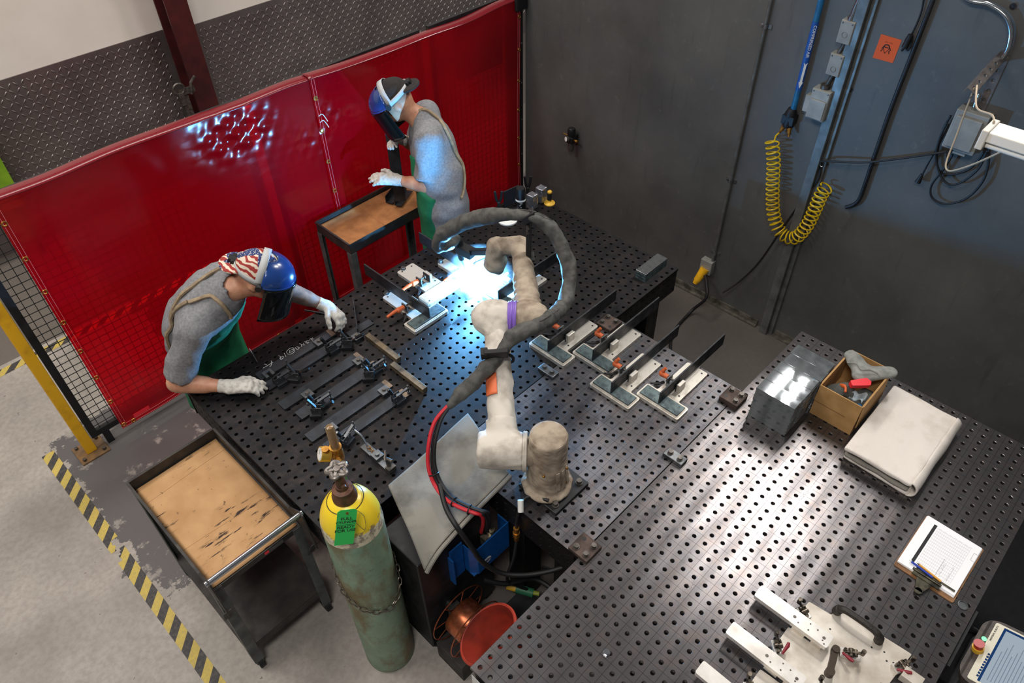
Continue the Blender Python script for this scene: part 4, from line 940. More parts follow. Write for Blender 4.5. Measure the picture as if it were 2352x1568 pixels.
layer(TZ+.043, 2.44, 2.92, .068, .350, .019, 75, M['blankd'])
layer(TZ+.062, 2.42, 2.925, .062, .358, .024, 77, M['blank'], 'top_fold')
def foldedge(uu, vv):
    a = (vv-.5)*math.pi; return V3(2.43+.49*uu, .066-.030*math.cos(a)*(1+.06*math.sin(uu*12)), TZ+.045+.040*math.sin(a)+.001*math.sin(uu*20))
MB().grid(foldedge, 40, 14).build('rounded_fold', M['blank'], root, solid=.006)
# clipboard with papers
cx, cy, rz = 2.237, -.154, R(0)
root = thing('clipboard', 'brown clipboard with a stack of white printed forms near the table edge', 'clipboard', (cx, cy, TZ), R(-.6))
MB().prism(rrect([(-.157, -.115), (.157, -.115), (.157, .115), (-.157, .115)], .008), 0, .004).build('board', mat('hardboard', L(140, 100, 62), L(112, 78, 48), 30, rough=.7), root, bevel=.001, local=True)
b = MB()
for k in range(5): b.prism([(-.135+.0015*k, -.108+.001*(k % 3)), (.150, -.110+.001*k), (.152, .112-.001*k), (-.137, .111)], .004+.0016*k, .0054+.0016*k)
b.build('paper_stack', M['paper'], root, local=True)
b = MB(); z = .0125
b.bb((-.098, .062, z), (.128, .074, z+.0003))
for k in range(15): x = -.10+.0155*k; b.bb((x, -.075, z), (x+.0005, .058, z+.0003), m=1)
for k in range(19): y = -.075+.0072*k; b.bb((-.10, y, z), (.118, y+.0004, z+.0003), m=1)
b.bb((-.10, -.02, z), (.0, -.0193, z+.0003)); b.bb((.065, -.092, z), (.105, -.0915, z+.0003)); b.bb((.065, -.105, z), (.0655, -.0915, z+.0003)); b.bb((.105, -.105, z), (.1055, -.0915, z+.0003))
for k in range(7): b.bb((.12, .04-.02*k, z), (.1204, .052-.02*k, z+.0003), m=1)
rs = random.Random(8)
for k in range(26):
    x = -.09+.006*(k % 13)+rs.uniform(-.001, .001); y = -.03-.03*(k//13); b.bb((x, y-.004*rs.random(), z), (x+.0006, y+.006*rs.random(), z+.0003))
b.build('printed_form', [M['ink'], flat('grey ruling', L(180, 184, 190), .8)], root, local=True)
b = MB(); b.prism([(-.15, -.055), (-.118, -.05), (-.112, .045), (-.15, .05)], .012, .017); b.prism([(-.205, -.012), (-.15, -.03), (-.15, .03), (-.205, .012)], .010, .014); b.cyl((-.13, -.055, .018), (-.13, .055, .018), .005, n=10); b.cyl((-.205, 0, .009), (-.205, 0, .014), .014, n=16); b.bb((-.116, -.10, .0125), (-.108, .03, .016))
b.build('spring_clip', mat('worn nickel clip', L(104, 100, 84), L(52, 50, 44), 30, rough=.35, metal=.8), root, local=True)
def pen(label, px0, px1, mm, tip):
    a, c = P(*px0, TZ+.019), P(*px1, TZ+.019); r_ = thing('pen' if 'pen ' in label else 'pencil', label, 'pen' if 'pen ' in label else 'pencil', tuple(a))
    MB().cyl(a, a.lerp(c, .9), .0042, n=10).build('barrel', mm, r_); MB().cyl(a.lerp(c, .9), c, .0042, .001, n=10).build('tip', tip, r_)
pen('blue pen lying on the clipboard form', (2142, 1326), (2088, 1285), flat('blue pen', L(30, 60, 170), .3), M['white'])
pen('yellow pencil lying beside the blue pen on the clipboard', (2161, 1335), (2106, 1292), flat('pencil paint', L(222, 160, 60), .4), M['bolt'])
b = MB(); b.tube([V3(2.098+.017*math.cos(a), -.298+.017*math.sin(a), TZ+.0015) for a in np.linspace(0, 6.283, 25)[:-1]], .002, 6, True); b.cyl((2.098, -.298, TZ+.0002), (2.098, -.298, TZ+.001), .0165, n=20)
tag(b.build('hole_plug', M['steel'], None), 'flat round steel plug in the table top beside the clipboard corner', 'plug')
b = MB(); b.cyl((1.028, .563, TZ), (1.028, .563, TZ+.004), .0135, n=20); b.cyl((1.028, .563, TZ+.004), (1.028, .563, TZ+.014), .0115, n=6); tag(b.build('hex_bolt', M['chrome'], None), 'single shiny hex bolt standing alone on the milled table top', 'bolt')
# aluminium assembly fixture in the foreground
root = thing('assembly_fixture', 'large aluminium assembly fixture with three arms at the bottom edge of the view', 'fixture', (1.45, -.06, TZ))
pl = rrect([(1.02, -.32), (1.62, -.32), (1.62, -.22), (1.775, -.235), (1.757, .04), (1.714, .042), (1.705, .128), (1.625, .132), (1.628, .04), (1.565, .04), (1.563, .135), (1.44, .135), (1.43, .04), (1.36, .04), (1.355, .13), (1.24, .13), (1.225, .03), (1.16, .03), (1.155, .13), (1.02, .13)], .006, 3)
MB().prism(pl, TZ, TZ+.014).build('base_plate', M['aluold'], root, bevel=.001)
for (xa, xb, ya, nm) in ((1.557, 1.615, 0, 'arm'), (1.36, 1.418, 0, 'arm'), (1.166, 1.222, 0, 'arm')):
    b = MB(); b.prism(rrect([(xa, ya-.004), (xb, ya-.004), (xb, .287), (xa, .287)], .008), TZ+.040, TZ+.060); arm = b.build('arm', M['alum'], root, bevel=.0012)
    for q in ((.01, .05), (.075, .125)): MB().bb((xa+.004, q[0], TZ+.014), (xb-.004, q[1], TZ+.040)).build('riser_block', M['aluold'], arm, bevel=.001)
    for (fx, fy, rr) in ((.5, .135, .006), (.5, .02, .006), (.3, .115, .003), (.75, .08, .003), (.3, .075, .003), (.7, .05, .003), (.15, .01, .003), (.3, .02, .003)):
        MB().cyl((xa+(xb-xa)*fx, ya+fy, TZ+.0595), (xa+(xb-xa)*fx, ya+fy, TZ+.0606), rr, n=12).build('screw_hole', M['bolt'], arm)
hd = [(1.738, .035, TZ+.014), (1.738, .030, TZ+.040), (1.738, .012, TZ+.056), (1.738, -.045, TZ+.060), (1.738, -.10, TZ+.056), (1.738, -.122, TZ+.040), (1.738, -.127, TZ+.014)]
b = MB(); b.tube(smooth(hd, 6), [.017]*7+[.0135]*5+[.0125]*13+[.0135]*5+[.017]*7, 12); b.build('carry_handle', mat('brown black grip', L(48, 40, 34), L(26, 24, 22), 120, .45, .6, rough=.55, bump=.4, bs=200), root)
def mech(x, y, s=1, rz=0, red=None):
    c, si = math.cos(rz), math.sin(rz); T = lambda a, b_, z: V3(x+a*c-b_*si, y+a*si+b_*c, TZ+z); B = rotm('Z', rz)
    b = MB(); b.box(T(0, 0, .022), (.05*s, .034, .016), B, 0); cbo = b.build('clamp_base', M['alum'], root, bevel=.001)
    b = MB(); b.cyl(T(.0, -.014, .040), T(.0, .014, .040), .010, n=12); b.cyl(T(.014, -.012, .045), T(.014, .012, .045), .007, n=10); b.bar(T(-.02, 0, .038), T(.034, 0, .055), .008, .008); b.cyl(T(.034, 0, .05), T(.034, 0, .075), .008, n=12); b.cyl(T(-.02, .006, .03), T(-.02, .006, .048), .006, n=6); b.build('clamp_mechanism', M['mech'] if 'mech' in M else M.setdefault('mech', mat('oily clamp steel', L(128, 116, 102), L(44, 40, 36), 60, .4, .6, rough=.35, metal=.8)), cbo)
    if red is not None: b = MB(); b.tube([T(-.028, -.006, .036), T(-.006, -.03, .050), T(.004, -.036, .052)], [.004, .007, .005], 8); b.build('red_lever', M['dred'] if 'dred' in M else M.setdefault('dred', flat('dark red lever', L(130, 22, 40), .45)), cbo)
for (x, y, s, rz, red) in ((1.640, .12, 1, 1.2, None), (1.46, .125, 1, .8, 1), (1.262, .12, 1, .8, 1), (1.615, -.075, 1.4, -1.1, 1), (1.42, -.06, 1.2, .6, 1), (1.70, -.225, 1.2, -.5, 1)): mech(x, y, s, rz, red)
b = MB(); q0, q1 = V3(1.592, -.030, TZ+.03), V3(1.505, -.052, TZ+.03); b.bar(q0, q1, .022, .016); b.cyl(q0-V3(0, 0, .012), q0+V3(0, 0, .012), .014, n=14); b.cyl(q1-V3(0, 0, .016), q1+V3(0, 0, .012), .016, n=14); b.build('link_arm', mat('bronze link', L(66, 54, 44), None, rough=.5, metal=.5), root)
b = MB(); b.bb((1.655, -.30, TZ+.014), (1.70, -.235, TZ+.05)); b.build('end_block', M['aluold'], root, bevel=.001)
for (x, y) in ((1.70, -.12), (1.715, -.16), (1.69, -.18), (1.70, -.20), (1.60, -.20), (1.66, .02)): MB().cyl((x, y, TZ+.0138), (x, y, TZ+.0146), .0035, n=10).build('tapped_hole', M['black'], root)
# teach pendant in its holder on the table's near edge
root = thing('teach_pendant', 'teach pendant with a lit touch screen held at the front table edge', 'control pendant', (1.98, -.47, .86))
Mx = rotm('Z', R(-1)) @ rotm('X', R(-14))
o = P(2268, 1560, .93); O = V3(1.985, -.405, .905)
T = lambda a, b_, c: O+Mx @ V3(a, b_, c)
b = MB(); b.prism(rrect([(-.165, -.26), (.145, -.26), (.145, -.008), (.115, .03), (-.13, .03), (-.165, 0)], .03), -.045, -.006, O, Mx); b.build('case', mat('pendant case', L(76, 66, 60), L(52, 46, 42), 30, rough=.6), root, bevel=.008)
b = MB(); b.prism(rrect([(-.15, -.245), (.130, -.245), (.130, -.005), (-.15, -.005)], .008), -.006, -.003, O, Mx); b.build('bezel', mat('pendant bezel', L(206, 200, 180), None, rough=.5), root)
b = MB(); b.prism([(-.14, -.235), (.122, -.235), (.122, -.042), (-.14, -.042)], -.003, -.0022, O, Mx, 0); b.prism([(-.14, -.042), (.122, -.042), (.122, -.034), (-.14, -.034)], -.003, -.0020, O, Mx, 1); b.prism([(.112, -.235), (.122, -.235), (.122, -.034), (.112, -.034)], -.003, -.0019, O, Mx, 1)
for k in range(16): b.prism([(-.12+.0, -.06-.0105*k), (-.12+.14+.05*((k*7) % 3)/2, -.06-.0105*k), (-.12+.14+.05*((k*7) % 3)/2, -.0575-.0105*k), (-.12, -.0575-.0105*k)], -.0022, -.0018, O, Mx, 2)
b.prism([(-.135, -.12), (-.123, -.12), (-.123, -.08), (-.135, -.08)], -.0022, -.0017, O, Mx, 3)
for k in range(9): b.prism([(-.125+.013*k, -.033), (-.117+.013*k, -.033), (-.117+.013*k, -.026), (-.125+.013*k, -.026)], -.003, -.0022, O, Mx, 1)
b.build('screen', [emis('lit screen', (.62, .74, .86, 1), .55), emis('screen header', (.02, .07, .22, 1), .6), emis('screen rows', (.36, .46, .60, 1), .5), emis('screen button', (.06, .32, .55, 1), .6)], root)
b = MB(); b.cyl(T(-.02, .006, -.006), T(-.02, .006, .012), .020, n=20, m=1); b.cyl(T(-.02, .006, .012), T(-.02, .006, .034), .015, .018, 20); b.build('stop_button', [M['reds2'] if 'reds2' in M else M.setdefault('reds2', flat('emergency stop red', L(170, 34, 32), .4)), M['ysuct']], root)
b = MB(); b.ball(T(.035, .004, -.002), (.009, .009, .005), 12); b.build('green_light', emis('green light', (.25, 1, .45, 1), 1.6), root)
text_mesh('UNIVERSAL ROBOTS', .0085, Mx, T(.078, -.014, -.0026), M['ink'], root, 'maker_lettering')
b = MB(); b.tube(smooth([(2.06, -.345, .84), (2.10, -.38, .80), (2.14, -.43, .74), (2.16, -.50, .6)], 6), .012, 8); tag(b.build('pendant_cable', M['cable'], None), 'black cable curving down behind the teach pendant', 'cable')
b = MB(); b.bb((1.84, -.352, .80), (2.12, -.339, .89)); b.bb((1.84, -.60, .79), (2.12, -.339, .80)); b.bb((1.84, -.61, .79), (2.12, -.60, .83)); tag(b.build('pendant_holder', M['blackm'], None), 'black bracket on the table edge holding the teach pendant', 'bracket')
# far corner of the large table
def spray():
    c = P(1196, 497, TZ); root = thing('spray_can', 'black spray can with white print on the far table corner', 'spray can', (c.x, c.y, TZ))
    MB().lathe([(0, 0), (.030, 0), (.032, .004), (.032, .135), (.028, .148), (.024, .152), (0, .152)], 28, (c.x, c.y, TZ)).build('can', flat('black can', L(14, 16, 20), .3, .2), root)
    MB().lathe([(0, .152), (.029, .152), (.029, .205), (.026, .21), (0, .21)], 28, (c.x, c.y, TZ)).build('cap', flat('black cap', L(20, 22, 24), .45), root)
    b = MB(); b.lathe([(.0323, .125), (.0323, .138)], 28, (c.x, c.y, TZ))
    a0 = math.atan2(-c.y, -c.x)
    for k, (z, w, h) in enumerate(((.113, .5, .004), (.10, .35, .003), (.086, .25, .003), (.06, .3, .003), (.05, .6, .003), (.02, .6, .005), (.01, .6, .004))):
        for j in range(8):
            aa = a0-w/2+w*j/8+(-.1 if k % 2 else .1); ab = aa+w/8*.9; b.add([V3(c.x+.0325*math.cos(q), c.y+.0325*math.sin(q), TZ+zz) for q, zz in ((aa, z), (ab, z), (ab, z+h), (aa, z+h))], [(0, 1, 2, 3)])
    b.build('label_print', M['white'], root)
spray()
def foilblock(label, c, s, h, rz, seed):
    root = thing('foil_block', label, 'block', (c.x, c.y, TZ), 0, 'foil wrapped blocks on the far table corner')
    F = lambda X, Y, Z: s_box(X, Y, Z, (c.x, c.y, TZ+h/2), (s/2, s/2, h/2-.001), rotm('Z', rz), .004)+.0016*wrink(X, Y, Z, 90, seed)
    sdf_mb(F, (c.x-s, c.y-s, TZ-.01), (c.x+s, c.y+s, TZ+h+.012), .004).build('foil', M['foil'], root, angle=60)
foilblock('shiny foil wrapped block next to the spray can', P(1222, 477, TZ)+V3(0, 0, 0), .056, .105, R(2), 81)
foilblock('shiny foil wrapped block next to the yellow suction cup', P(1240, 463, TZ)+V3(.012, .0, 0), .056, .105, R(2), 85)
c = P(1262, 467, TZ); root = thing('suction_cup', 'yellow rubber suction cup with black stem and yellow knob by the wall', 'suction cup', (c.x, c.y, TZ))
MB().lathe([(0, .014), (.010, .018), (.012, .03), (.0125, .016), (.036, .006), (.036, 0), (0, 0)], 28, (c.x, c.y, TZ)).build('cup', M['ysuct'], root)
MB().cyl((c.x, c.y, TZ+.028), (c.x, c.y, TZ+.075), .014, n=16).build('stem', M['black'], root)
MB().ball((c.x, c.y, TZ+.085), (.016, .016, .013), 14).build('knob', M['ysuct'], root)
def pliers(label, px, h, sp, mm):
    c = P(*px, TZ); root = thing('pliers', label, 'pliers', (c.x, c.y, TZ))
    d = V3(.707, -.707, 0)
    b = MB(); b.bar(c+V3(0, 0, .0), c+V3(0, 0, h*.45), .03, .02); b.build('jaws', M['black'], root, bevel=.003)
    for s in (-1, 1): MB().tube(smooth([c+V3(0, 0, h*.42)+d*.006*s, c+V3(0, 0, h*.62)+d*sp*.7*s, c+V3(0, 0, h)+d*sp*s], 5), .0085, 8).build('handle', mm, root)
dkh = flat('dark teal grip', L(18, 34, 42), .5)
pliers('dark pliers standing handles up at the far table edge in front of the curtain', (1146, 480), .13, .022, dkh)
pliers('black pliers standing handles up behind the foil wrapped blocks', (1212, 448), .14, .02, M['black'])
c = P(1180, 472, TZ); b = MB(); b.box((c.x, c.y+.02, TZ+.06), (.12, .008, .12), rotm('Z', R(-8))); tag(b.build('steel_scrap', M['blackbar'], None, bevel=.001), 'dark square plate standing behind the spray can', 'plate')
c = P(1166, 506, TZ); root = thing('round_lid', 'white round lid on the far table half covered by the hose sleeve', 'lid', (c.x, c.y, TZ))
MB().lathe([(0, .012), (.058, .012), (.062, .009), (.062, 0), (0, 0)], 36, (c.x, c.y, TZ)).build('lid', M['white'], root)
MB().lathe([(.048, .0121), (.050, .0135), (.052, .0121)], 36, (c.x, c.y, TZ)).build('raised_ring', M['white'], root)
# ------------------------------------------------------------------ carts
def cart(label, x0, x1, y0, y1, z, mt, ml, handle=None, zl=.2, ends=True):
    root = thing('utility_cart', label, 'cart', ((x0+x1)/2, (y0+y1)/2, 0), 0, 'two-tier steel utility carts')
    b = MB(); t = .004; d = .075
    b.bb((x0, y0, z-d), (x1, y1, z-d+t)); b.bb((x0, y0, z-d), (x0+t, y1, z)); b.bb((x1-t, y0, z-d), (x1, y1, z)); b.bb((x0+t, y1-t, z-d), (x1-t, y1, z))
    if handle is None: b.bb((x0+t, y0, z-d), (x1-t, y0+t, z))
    else: b.bb((x0+t, y0, z-d-.03), (x1-t, y0+t, z-d))
    for a, c in (((x0-.006, y0, z-.004), (x0+.006, y1, z+.004)), ((x1-.006, y0, z-.004), (x1+.006, y1, z+.004)), ((x0+.006, y1-.006, z-.004), (x1-.006, y1+.006, z+.004))): b.bb(a, c)
    b.build('top_tray', mt, root, bevel=.001)
    b = MB(); b.bb((x0, y0, zl), (x1, y1, zl+t)); b.bb((x0-.002, y0, zl-.045), (x0+.002, y1, zl)); b.bb((x1-.002, y0, zl-.045), (x1+.002, y1, zl)); b.bb((x0+.002, y0-.002, zl-.045), (x1-.002, y0+.002, zl)); b.bb((x0+.002, y1-.002, zl-.045), (x1-.002, y1+.002, zl)); b.build('lower_shelf', mt, root)
    for lx in (x0, x1):
        for ly in (y0, y1):
            sx = 1 if lx == x0 else -1; sy = 1 if ly == y0 else -1
            b = MB(); b.bb((lx-.003*sx, ly-.003*sy, .07), (lx+.042*sx, ly+.002*sy, z-d)); b.bb((lx-.003*sx, ly+.002*sy, .07), (lx+.002*sx, ly+.042*sy, z-d)); lgo = b.build('leg', ml, root, bevel=.001)
            c = Vector((lx+.02*sx, ly+.02*sy, 0)); b = MB(); b.cyl(c+V3(-.012, 0, .035), c+V3(.012, 0, .035), .035, n=20); b.build('caster_wheel', M['rubber'], lgo)
            b = MB(); b.bb((c.x-.018, c.y-.016, .035), (c.x-.014, c.y+.016, .07)); b.bb((c.x+.014, c.y-.016, .035), (c.x+.018, c.y+.016, .07)); b.bb((c.x-.02, c.y-.02, .066), (c.x+.02, c.y+.02, .07)); b.build('caster_fork', M['steel'], lgo)
    return root
c1x = (.166, .594, 1.905, 2.60)
ct = cart('dark two-tier cart with a chrome push handle beside the hazard tape', *c1x, .85, M['cart'], M['cartg'], True, .22)
x0, x1, y0, y1 = c1x
for x, s in ((x0, 1), (x1, -1)):
    b = MB(); b.prism([(1.80, .70), (1.83, .70), (1.96, .80), (1.96, .86), (1.86, .93), (1.835, .92)], x-.003, x+.003, (0, 0, 0), Matrix(((0, 0, 1), (1, 0, 0), (0, 1, 0)))); b.build('handle_bracket', M['cart'], ct, bevel=.001)
    MB().bar((x, 1.90, .55), (x, 1.82, .72), .035, .004).build('brace', M['cart'], ct)
MB().cyl((x0-.012, 1.862, .905), (x1+.012, 1.862, .905), .0135, n=18).build('push_handle', M['chrome'], ct)
b = MB(); b.bb((.43, 1.9025, .755), (.50, 1.9049, .772), 1); b.bb((.41, 1.9027, .757), (.43, 1.9049, .770), 0); b.build('maker_plate', [M['reds'], M['steel']], ct)
def cardboard(label, x0, x1, y0, y1, z, creases, mm):
    root = thing('cardboard_liner', label, 'cardboard', ((x0+x1)/2, (y0+y1)/2, z), 0, 'cardboard liners in the cart trays')
    f = lambda u_, v_: V3(x0+(x1-x0)*u_, y0+(y1-y0)*v_, z+.004+.003*math.sin(u_*5+1)*math.sin(v_*6)+(.012*max(0, (v_-.9)/.1)**2))
    MB().grid(f, 24, 36).build('sheet', mm, root, solid=.004)
    b = MB()
    for (u0, v0, u1, v1) in creases: b.tube([f(u0+(u1-u0)*k/20, v0+(v1-v0)*k/20)+V3(0, 0, .0019) for k in range(21)], .0008, 4)
    b.build('crease', M['creaseb'] if 'creaseb' in M else M.setdefault('creaseb', flat('dark crease', L(122, 88, 56), .9)), root)
cardboard('stained cardboard sheet lining the front cart tray, with black scorch marks', x0+.010, x1-.012, y0+.006, y1-.012, .779, [(0, .36, 1, .33), (.0, .86, 1, .88)], M['cards'])
c2 = (1.925, 2.66, 3.30, 3.655)
ct2 = cart('dark cart in front of the rear welder, with its own cardboard liner', *c2, .85, M['cart'], M['cartg'], None, .14)
cardboard('plain brown cardboard sheet lining the rear cart tray', c2[0]+.012, c2[1]-.012, c2[2]+.012, c2[3]-.012, .779+.028, [(.42, 0, .44, 1)], M['cardb2'] if 'cardb2' in M else M.setdefault('cardb2', mat('worn cardboard', L(178, 122, 72), L(136, 88, 50), 11, .35, .72, rough=.85)))
b = MB(); b.bb((c2[0]+.01, c2[2]+.01, .78), (c2[1]-.01, c2[3]-.01, .805)); tag(b.build('steel_sheet', M['cart'], None), 'flat sheet under the cardboard in the rear cart tray', 'sheet')
for k, (px, lab) in enumerate(((905, 'dark angle iron lying in the rear cart, under the welder\'s hand'), (925, 'dark angle iron lying in the rear cart, nearer its end'))):
    q = P(px, 452+6*k, .83); b = MB(); b.bar(q+V3(-.07, -.035, 0), q+V3(.10, .05, 0), .05, .005); b.bar(q+V3(-.07, -.035, .025)+V3(-.01, .02, 0), q+V3(.10, .05, .025)+V3(-.01, .02, 0), .005, .05); tag(b.build('angle_iron', M['blackbar'], None), lab, 'angle iron', 'angle iron pieces in the rear cart')
# ------------------------------------------------------------------ gas cylinder
CX, CY = .662, 1.525
def cyl_mat():
    t = NT('green cylinder paint'); co = t.co(); s = t.sep(co); n = t.noise(co, 9, 6, .62); n2 = t.noise(t.mapp(co, (1, 1, .45)), 6, 6, .7); n3 = t.noise(co, 42, 4, .7)
    c = t.ramp(n, [(.3, L(112, 140, 118)), (.7, L(144, 168, 142))])
    c = t.mix(t.ramp(n2, [(.45, 0.0), (.60, .85)]), c, L(112, 88, 48)); c = t.mix(t.ramp(n3, [(.6, 0.0), (.72, .6)]), c, L(70, 62, 44))
    c = t.mix(t.ramp(t.noise(co, 3.1, 2), [(.62, 0.0), (.7, .55)]), c, L(40, 140, 112))
    t.bsdf(c, .5, 0, t.bump(n3, .12, .003)); return t.m
def shoulder_mat():
    t = NT('yellow cylinder shoulder'); co = t.co(); s = t.sep(co); wob = t.math('MULTIPLY', t.math('SUBTRACT', t.noise(co, 7, 4), .5), .10)
    m = t.math('LESS_THAN', t.math('ADD', s[2], wob), 1.185); c = t.mix(m, L(240, 206, 46), L(216, 208, 178))
    sc = t.math('MULTIPLY', t.ramp(t.noise(co, 26, 5, .7), [(.5, 0.0), (.58, 1.0)]), t.math('LESS_THAN', t.math('ADD', s[2], wob), 1.20))
    c = t.mix(t.math('MULTIPLY', sc, .8), c, L(112, 102, 92)); t.bsdf(c, .32); return t.m
cy = thing('gas_cylinder', 'tall green gas cylinder with a yellow shoulder standing in front of the black table', 'gas cylinder', (CX, CY, 0))
r0 = .117
b = MB(); b.lathe([(0, 0), (r0-.012, 0), (r0-.002, .012), (r0, .03), (r0, .6), (r0, 1.145)], 48, (CX, CY, 0)); b.build('body', cyl_mat(), cy)
dm = [(r0+.0006, 1.14)]+[(r0*math.cos(a)**.8 if math.cos(a) > 0 else 0, 1.15+.165*math.sin(a)) for a in np.linspace(0, 1.30, 14)]+[(.042, 1.315), (0, 1.316)]
MB().lathe(dm, 48, (CX, CY, 0)).build('shoulder', shoulder_mat(), cy)
b = MB(); b.lathe([(.0, 1.30), (.046, 1.305), (.046, 1.325), (.042, 1.333), (.042, 1.345), (.038, 1.362), (.024, 1.368), (.022, 1.38), (0, 1.38)], 28, (CX, CY, 0)); b.build('neck_ring', M['rustn'] if 'rustn' in M else M.setdefault('rustn', mat('rusty brown neck', L(112, 72, 52), L(78, 52, 40), 30, rough=.55, metal=.35)), cy)
b = MB(); b.lathe([(0, 1.37), (.018, 1.372), (.020, 1.40), (.016, 1.43), (.010, 1.445), (.010, 1.47), (0, 1.47)], 20, (CX, CY, 0)); b.cyl((CX, CY, 1.405), (CX+.035, CY+.06, 1.405), .013, n=12); b.cyl((CX, CY, 1.395), (CX-.005, CY-.03, 1.395), .009, n=10); vlo = b.build('valve', M['rustn'], cy)
pts = []
for k in range(60):
    a = 2*math.pi*k/60; r = .031+.006*math.cos(5*a); pts.append(V3(CX+r*math.cos(a), CY+r*math.sin(a), 1.472))
b = MB(); b.tube(pts, .0085, 8, True)
for k in range(5):
    a = 2*math.pi*k/5; b.bar((CX+.008*math.cos(a), CY+.008*math.sin(a), 1.474), (CX+.03*math.cos(a), CY+.03*math.sin(a), 1.472), .010, .006)
b.cyl((CX, CY, 1.462), (CX, CY, 1.482), .012, n=12); b.build('handwheel', M['wheelg'] if 'wheelg' in M else M.setdefault('wheelg', mat('worn handwheel', L(138, 132, 126), L(98, 90, 84), 40, rough=.4, metal=.6)), vlo)
# regulator with flowmeter
fl = thing('flowmeter_regulator', 'brass flowmeter regulator with a round gauge on the cylinder valve', 'regulator', (.72, 1.62, 1.40))
v0 = V3(CX+.035, CY+.06, 1.405); rg = V3(.728, 1.634, 1.40)
b = MB(); b.cyl(v0, rg, .011, n=12); b.cyl(v0, v0+(rg-v0)*.35, .017, n=6); b.lathe([(0, -.035), (.02, -.035), (.024, -.02), (.024, .015), (.019, .03), (0, .03)], 20, rg); b.build('regulator_body', M['brass'], fl)
b = MB(); b.lathe([(0, .03), (.023, .03), (.023, .045), (.0, .045)], 20, rg); b.cyl(rg+V3(-.035, .01, .025), rg+V3(-.035, .01, .055), .014, n=14); b.bar(rg+V3(-.035, .01, .02), rg+V3(0, 0, .02), .02, .02); b.build('flow_body', M['brass'], fl)
b = MB(); b.lathe([(0, .045), (.0165, .045), (.0165, .15), (.013, .158), (0, .16)], 18, rg); ft_ = b.build('flow_tube', M['tubeglass'], fl)
b = MB(); b.lathe([(.0, .05), (.006, .05), (.006, .15), (0, .15)], 10, rg); b.build('inner_tube', M['brass'], ft_)
gd = V3(-.55, -.10, -.12).normalized(); gdir = V3(-.73, .33, .39).normalized(); gc = rg+gdir*.03
b = MB(); b.cyl(gc, gc+gdir*.036, .029, n=28); gg_ = b.build('gauge', M['ygauge'] if 'ygauge' in M else M.setdefault('ygauge', mat('yellow brass gauge', L(206, 166, 66), L(176, 132, 48), 20, rough=.35, metal=.5)), fl)
b = MB(); b.cyl(gc+gdir*.036, gc+gdir*.0368, .024, n=28, m=0); B = basis(gdir, V3(0, 0, 1)); b.box(gc+gdir*.0372+B @ V3(.006, .004, 0), (.016, .0016, .0006), B @ rotm('Z', .6), 1)
for k in range(9): a = R(-130+32*k); b.box(gc+gdir*.0371+B @ V3(.019*math.cos(a), .019*math.sin(a), 0), (.005, .001, .0004), B @ rotm('Z', a), 1)
b.build('gauge_face', [M['white'], M['ink']], gg_)
MB().tube(smooth([rg+V3(-.01, -.005, -.035), V3(.715, 1.61, 1.30), V3(.73, 1.60, 1.18), V3(.76, 1.62, .98), V3(.80, 1.60, .60), V3(.88, 1.56, .30)], 7), .0095, 8).build('green_hose', flat('green hose', L(70, 110, 50), .5), fl)
# wire loop and green tag
tg = thing('cylinder_tag', 'green card tag wired to the yellow cylinder shoulder', 'tag', (.60, 1.46, 1.2))
ring = [V3(CX+.068*math.cos(a)-.002, CY+.068*math.sin(a), 1.298+.006*math.cos(a+.8)) for a in np.linspace(0, 6.283, 33)[:-1]]
MB().tube(ring, .0016, 6, True).build('wire_ring', M['blackm'], tg)
dr_ = ray(797, 1176); oo = np.array([-CX, -CY]); dd_ = dr_[:2]; A_ = dd_@dd_; B_ = oo@dd_; C_ = oo@oo-(r0+.004)**2
hole = Vector(EYE+dr_*((-B_-math.sqrt(max(0, B_*B_-A_*C_)))/A_)); out = V3(hole.x-CX, hole.y-CY, 0).normalized()
B0 = V3(out.x*.10, out.y*.10, -1).normalized(); rt = V3(out.y*-1, out.x, 0).normalized()
# long axis drops down the cylinder, leaning a little to its left
rt = rt if rt.dot(V3(*_r2)) > 0 else -rt; la = (B0-rt*.26).normalized(); no = rt.cross(la).normalized(); no = no if no.dot(out) > 0 else -no; ra = la.cross(no).normalized()
view_r = V3(*_r2); ra = ra if ra.dot(view_r) > 0 else -ra
up_ = -la; TM = Matrix((ra, up_, no)).transposed(); oc = hole+no*.004
w, h = .034, .165
MB().prism([(-w, .018-.010), (-w+.010, .018), (w-.010, .018), (w, .018-.010), (w, -h), (-w, -h)], -.0004, .0004, oc, TM).build('card', M['green'], tg); cdo = bpy.data.objects['card']
MB().cyl(oc+no*.0004, oc+no*.0012, .0055, n=16).build('eyelet', M['brass'], cdo)
for k, (tx, yy) in enumerate((('FULL', -.028), ('CYLINDER', -.046), ('READY', -.072), ('FOR USE', -.090))):
    text_mesh(tx, .0195 if k != 1 else .0155, TM, oc+up_*yy+no*.0007, M['ink'], cdo, 'lettering', .0002, bold=.0003)
b = MB(); b.box(oc+up_*-.059+no*.0007, (.064, .0015, .0004), TM); b.build('rule_line', M['ink'], cdo)
MB().tube(smooth([oc+no*.001, V3(CX, CY, 1.25)+out*.122-rt*.03, V3(CX, CY, 1.285)+out*.09-rt*.04, V3(CX, CY, 1.30)+out*.06-rt*.02], 5), .0009, 5).build('tie_wire', M['bolt'], tg)
MB().tube(smooth([oc+no*.001, V3(CX, CY, 1.25)+out*.122+rt*.04, V3(CX, CY, 1.285)+out*.09+rt*.05, V3(CX, CY, 1.30)+out*.06+rt*.025], 5), .0009, 5).build('tie_wire', M['bolt'], tg)
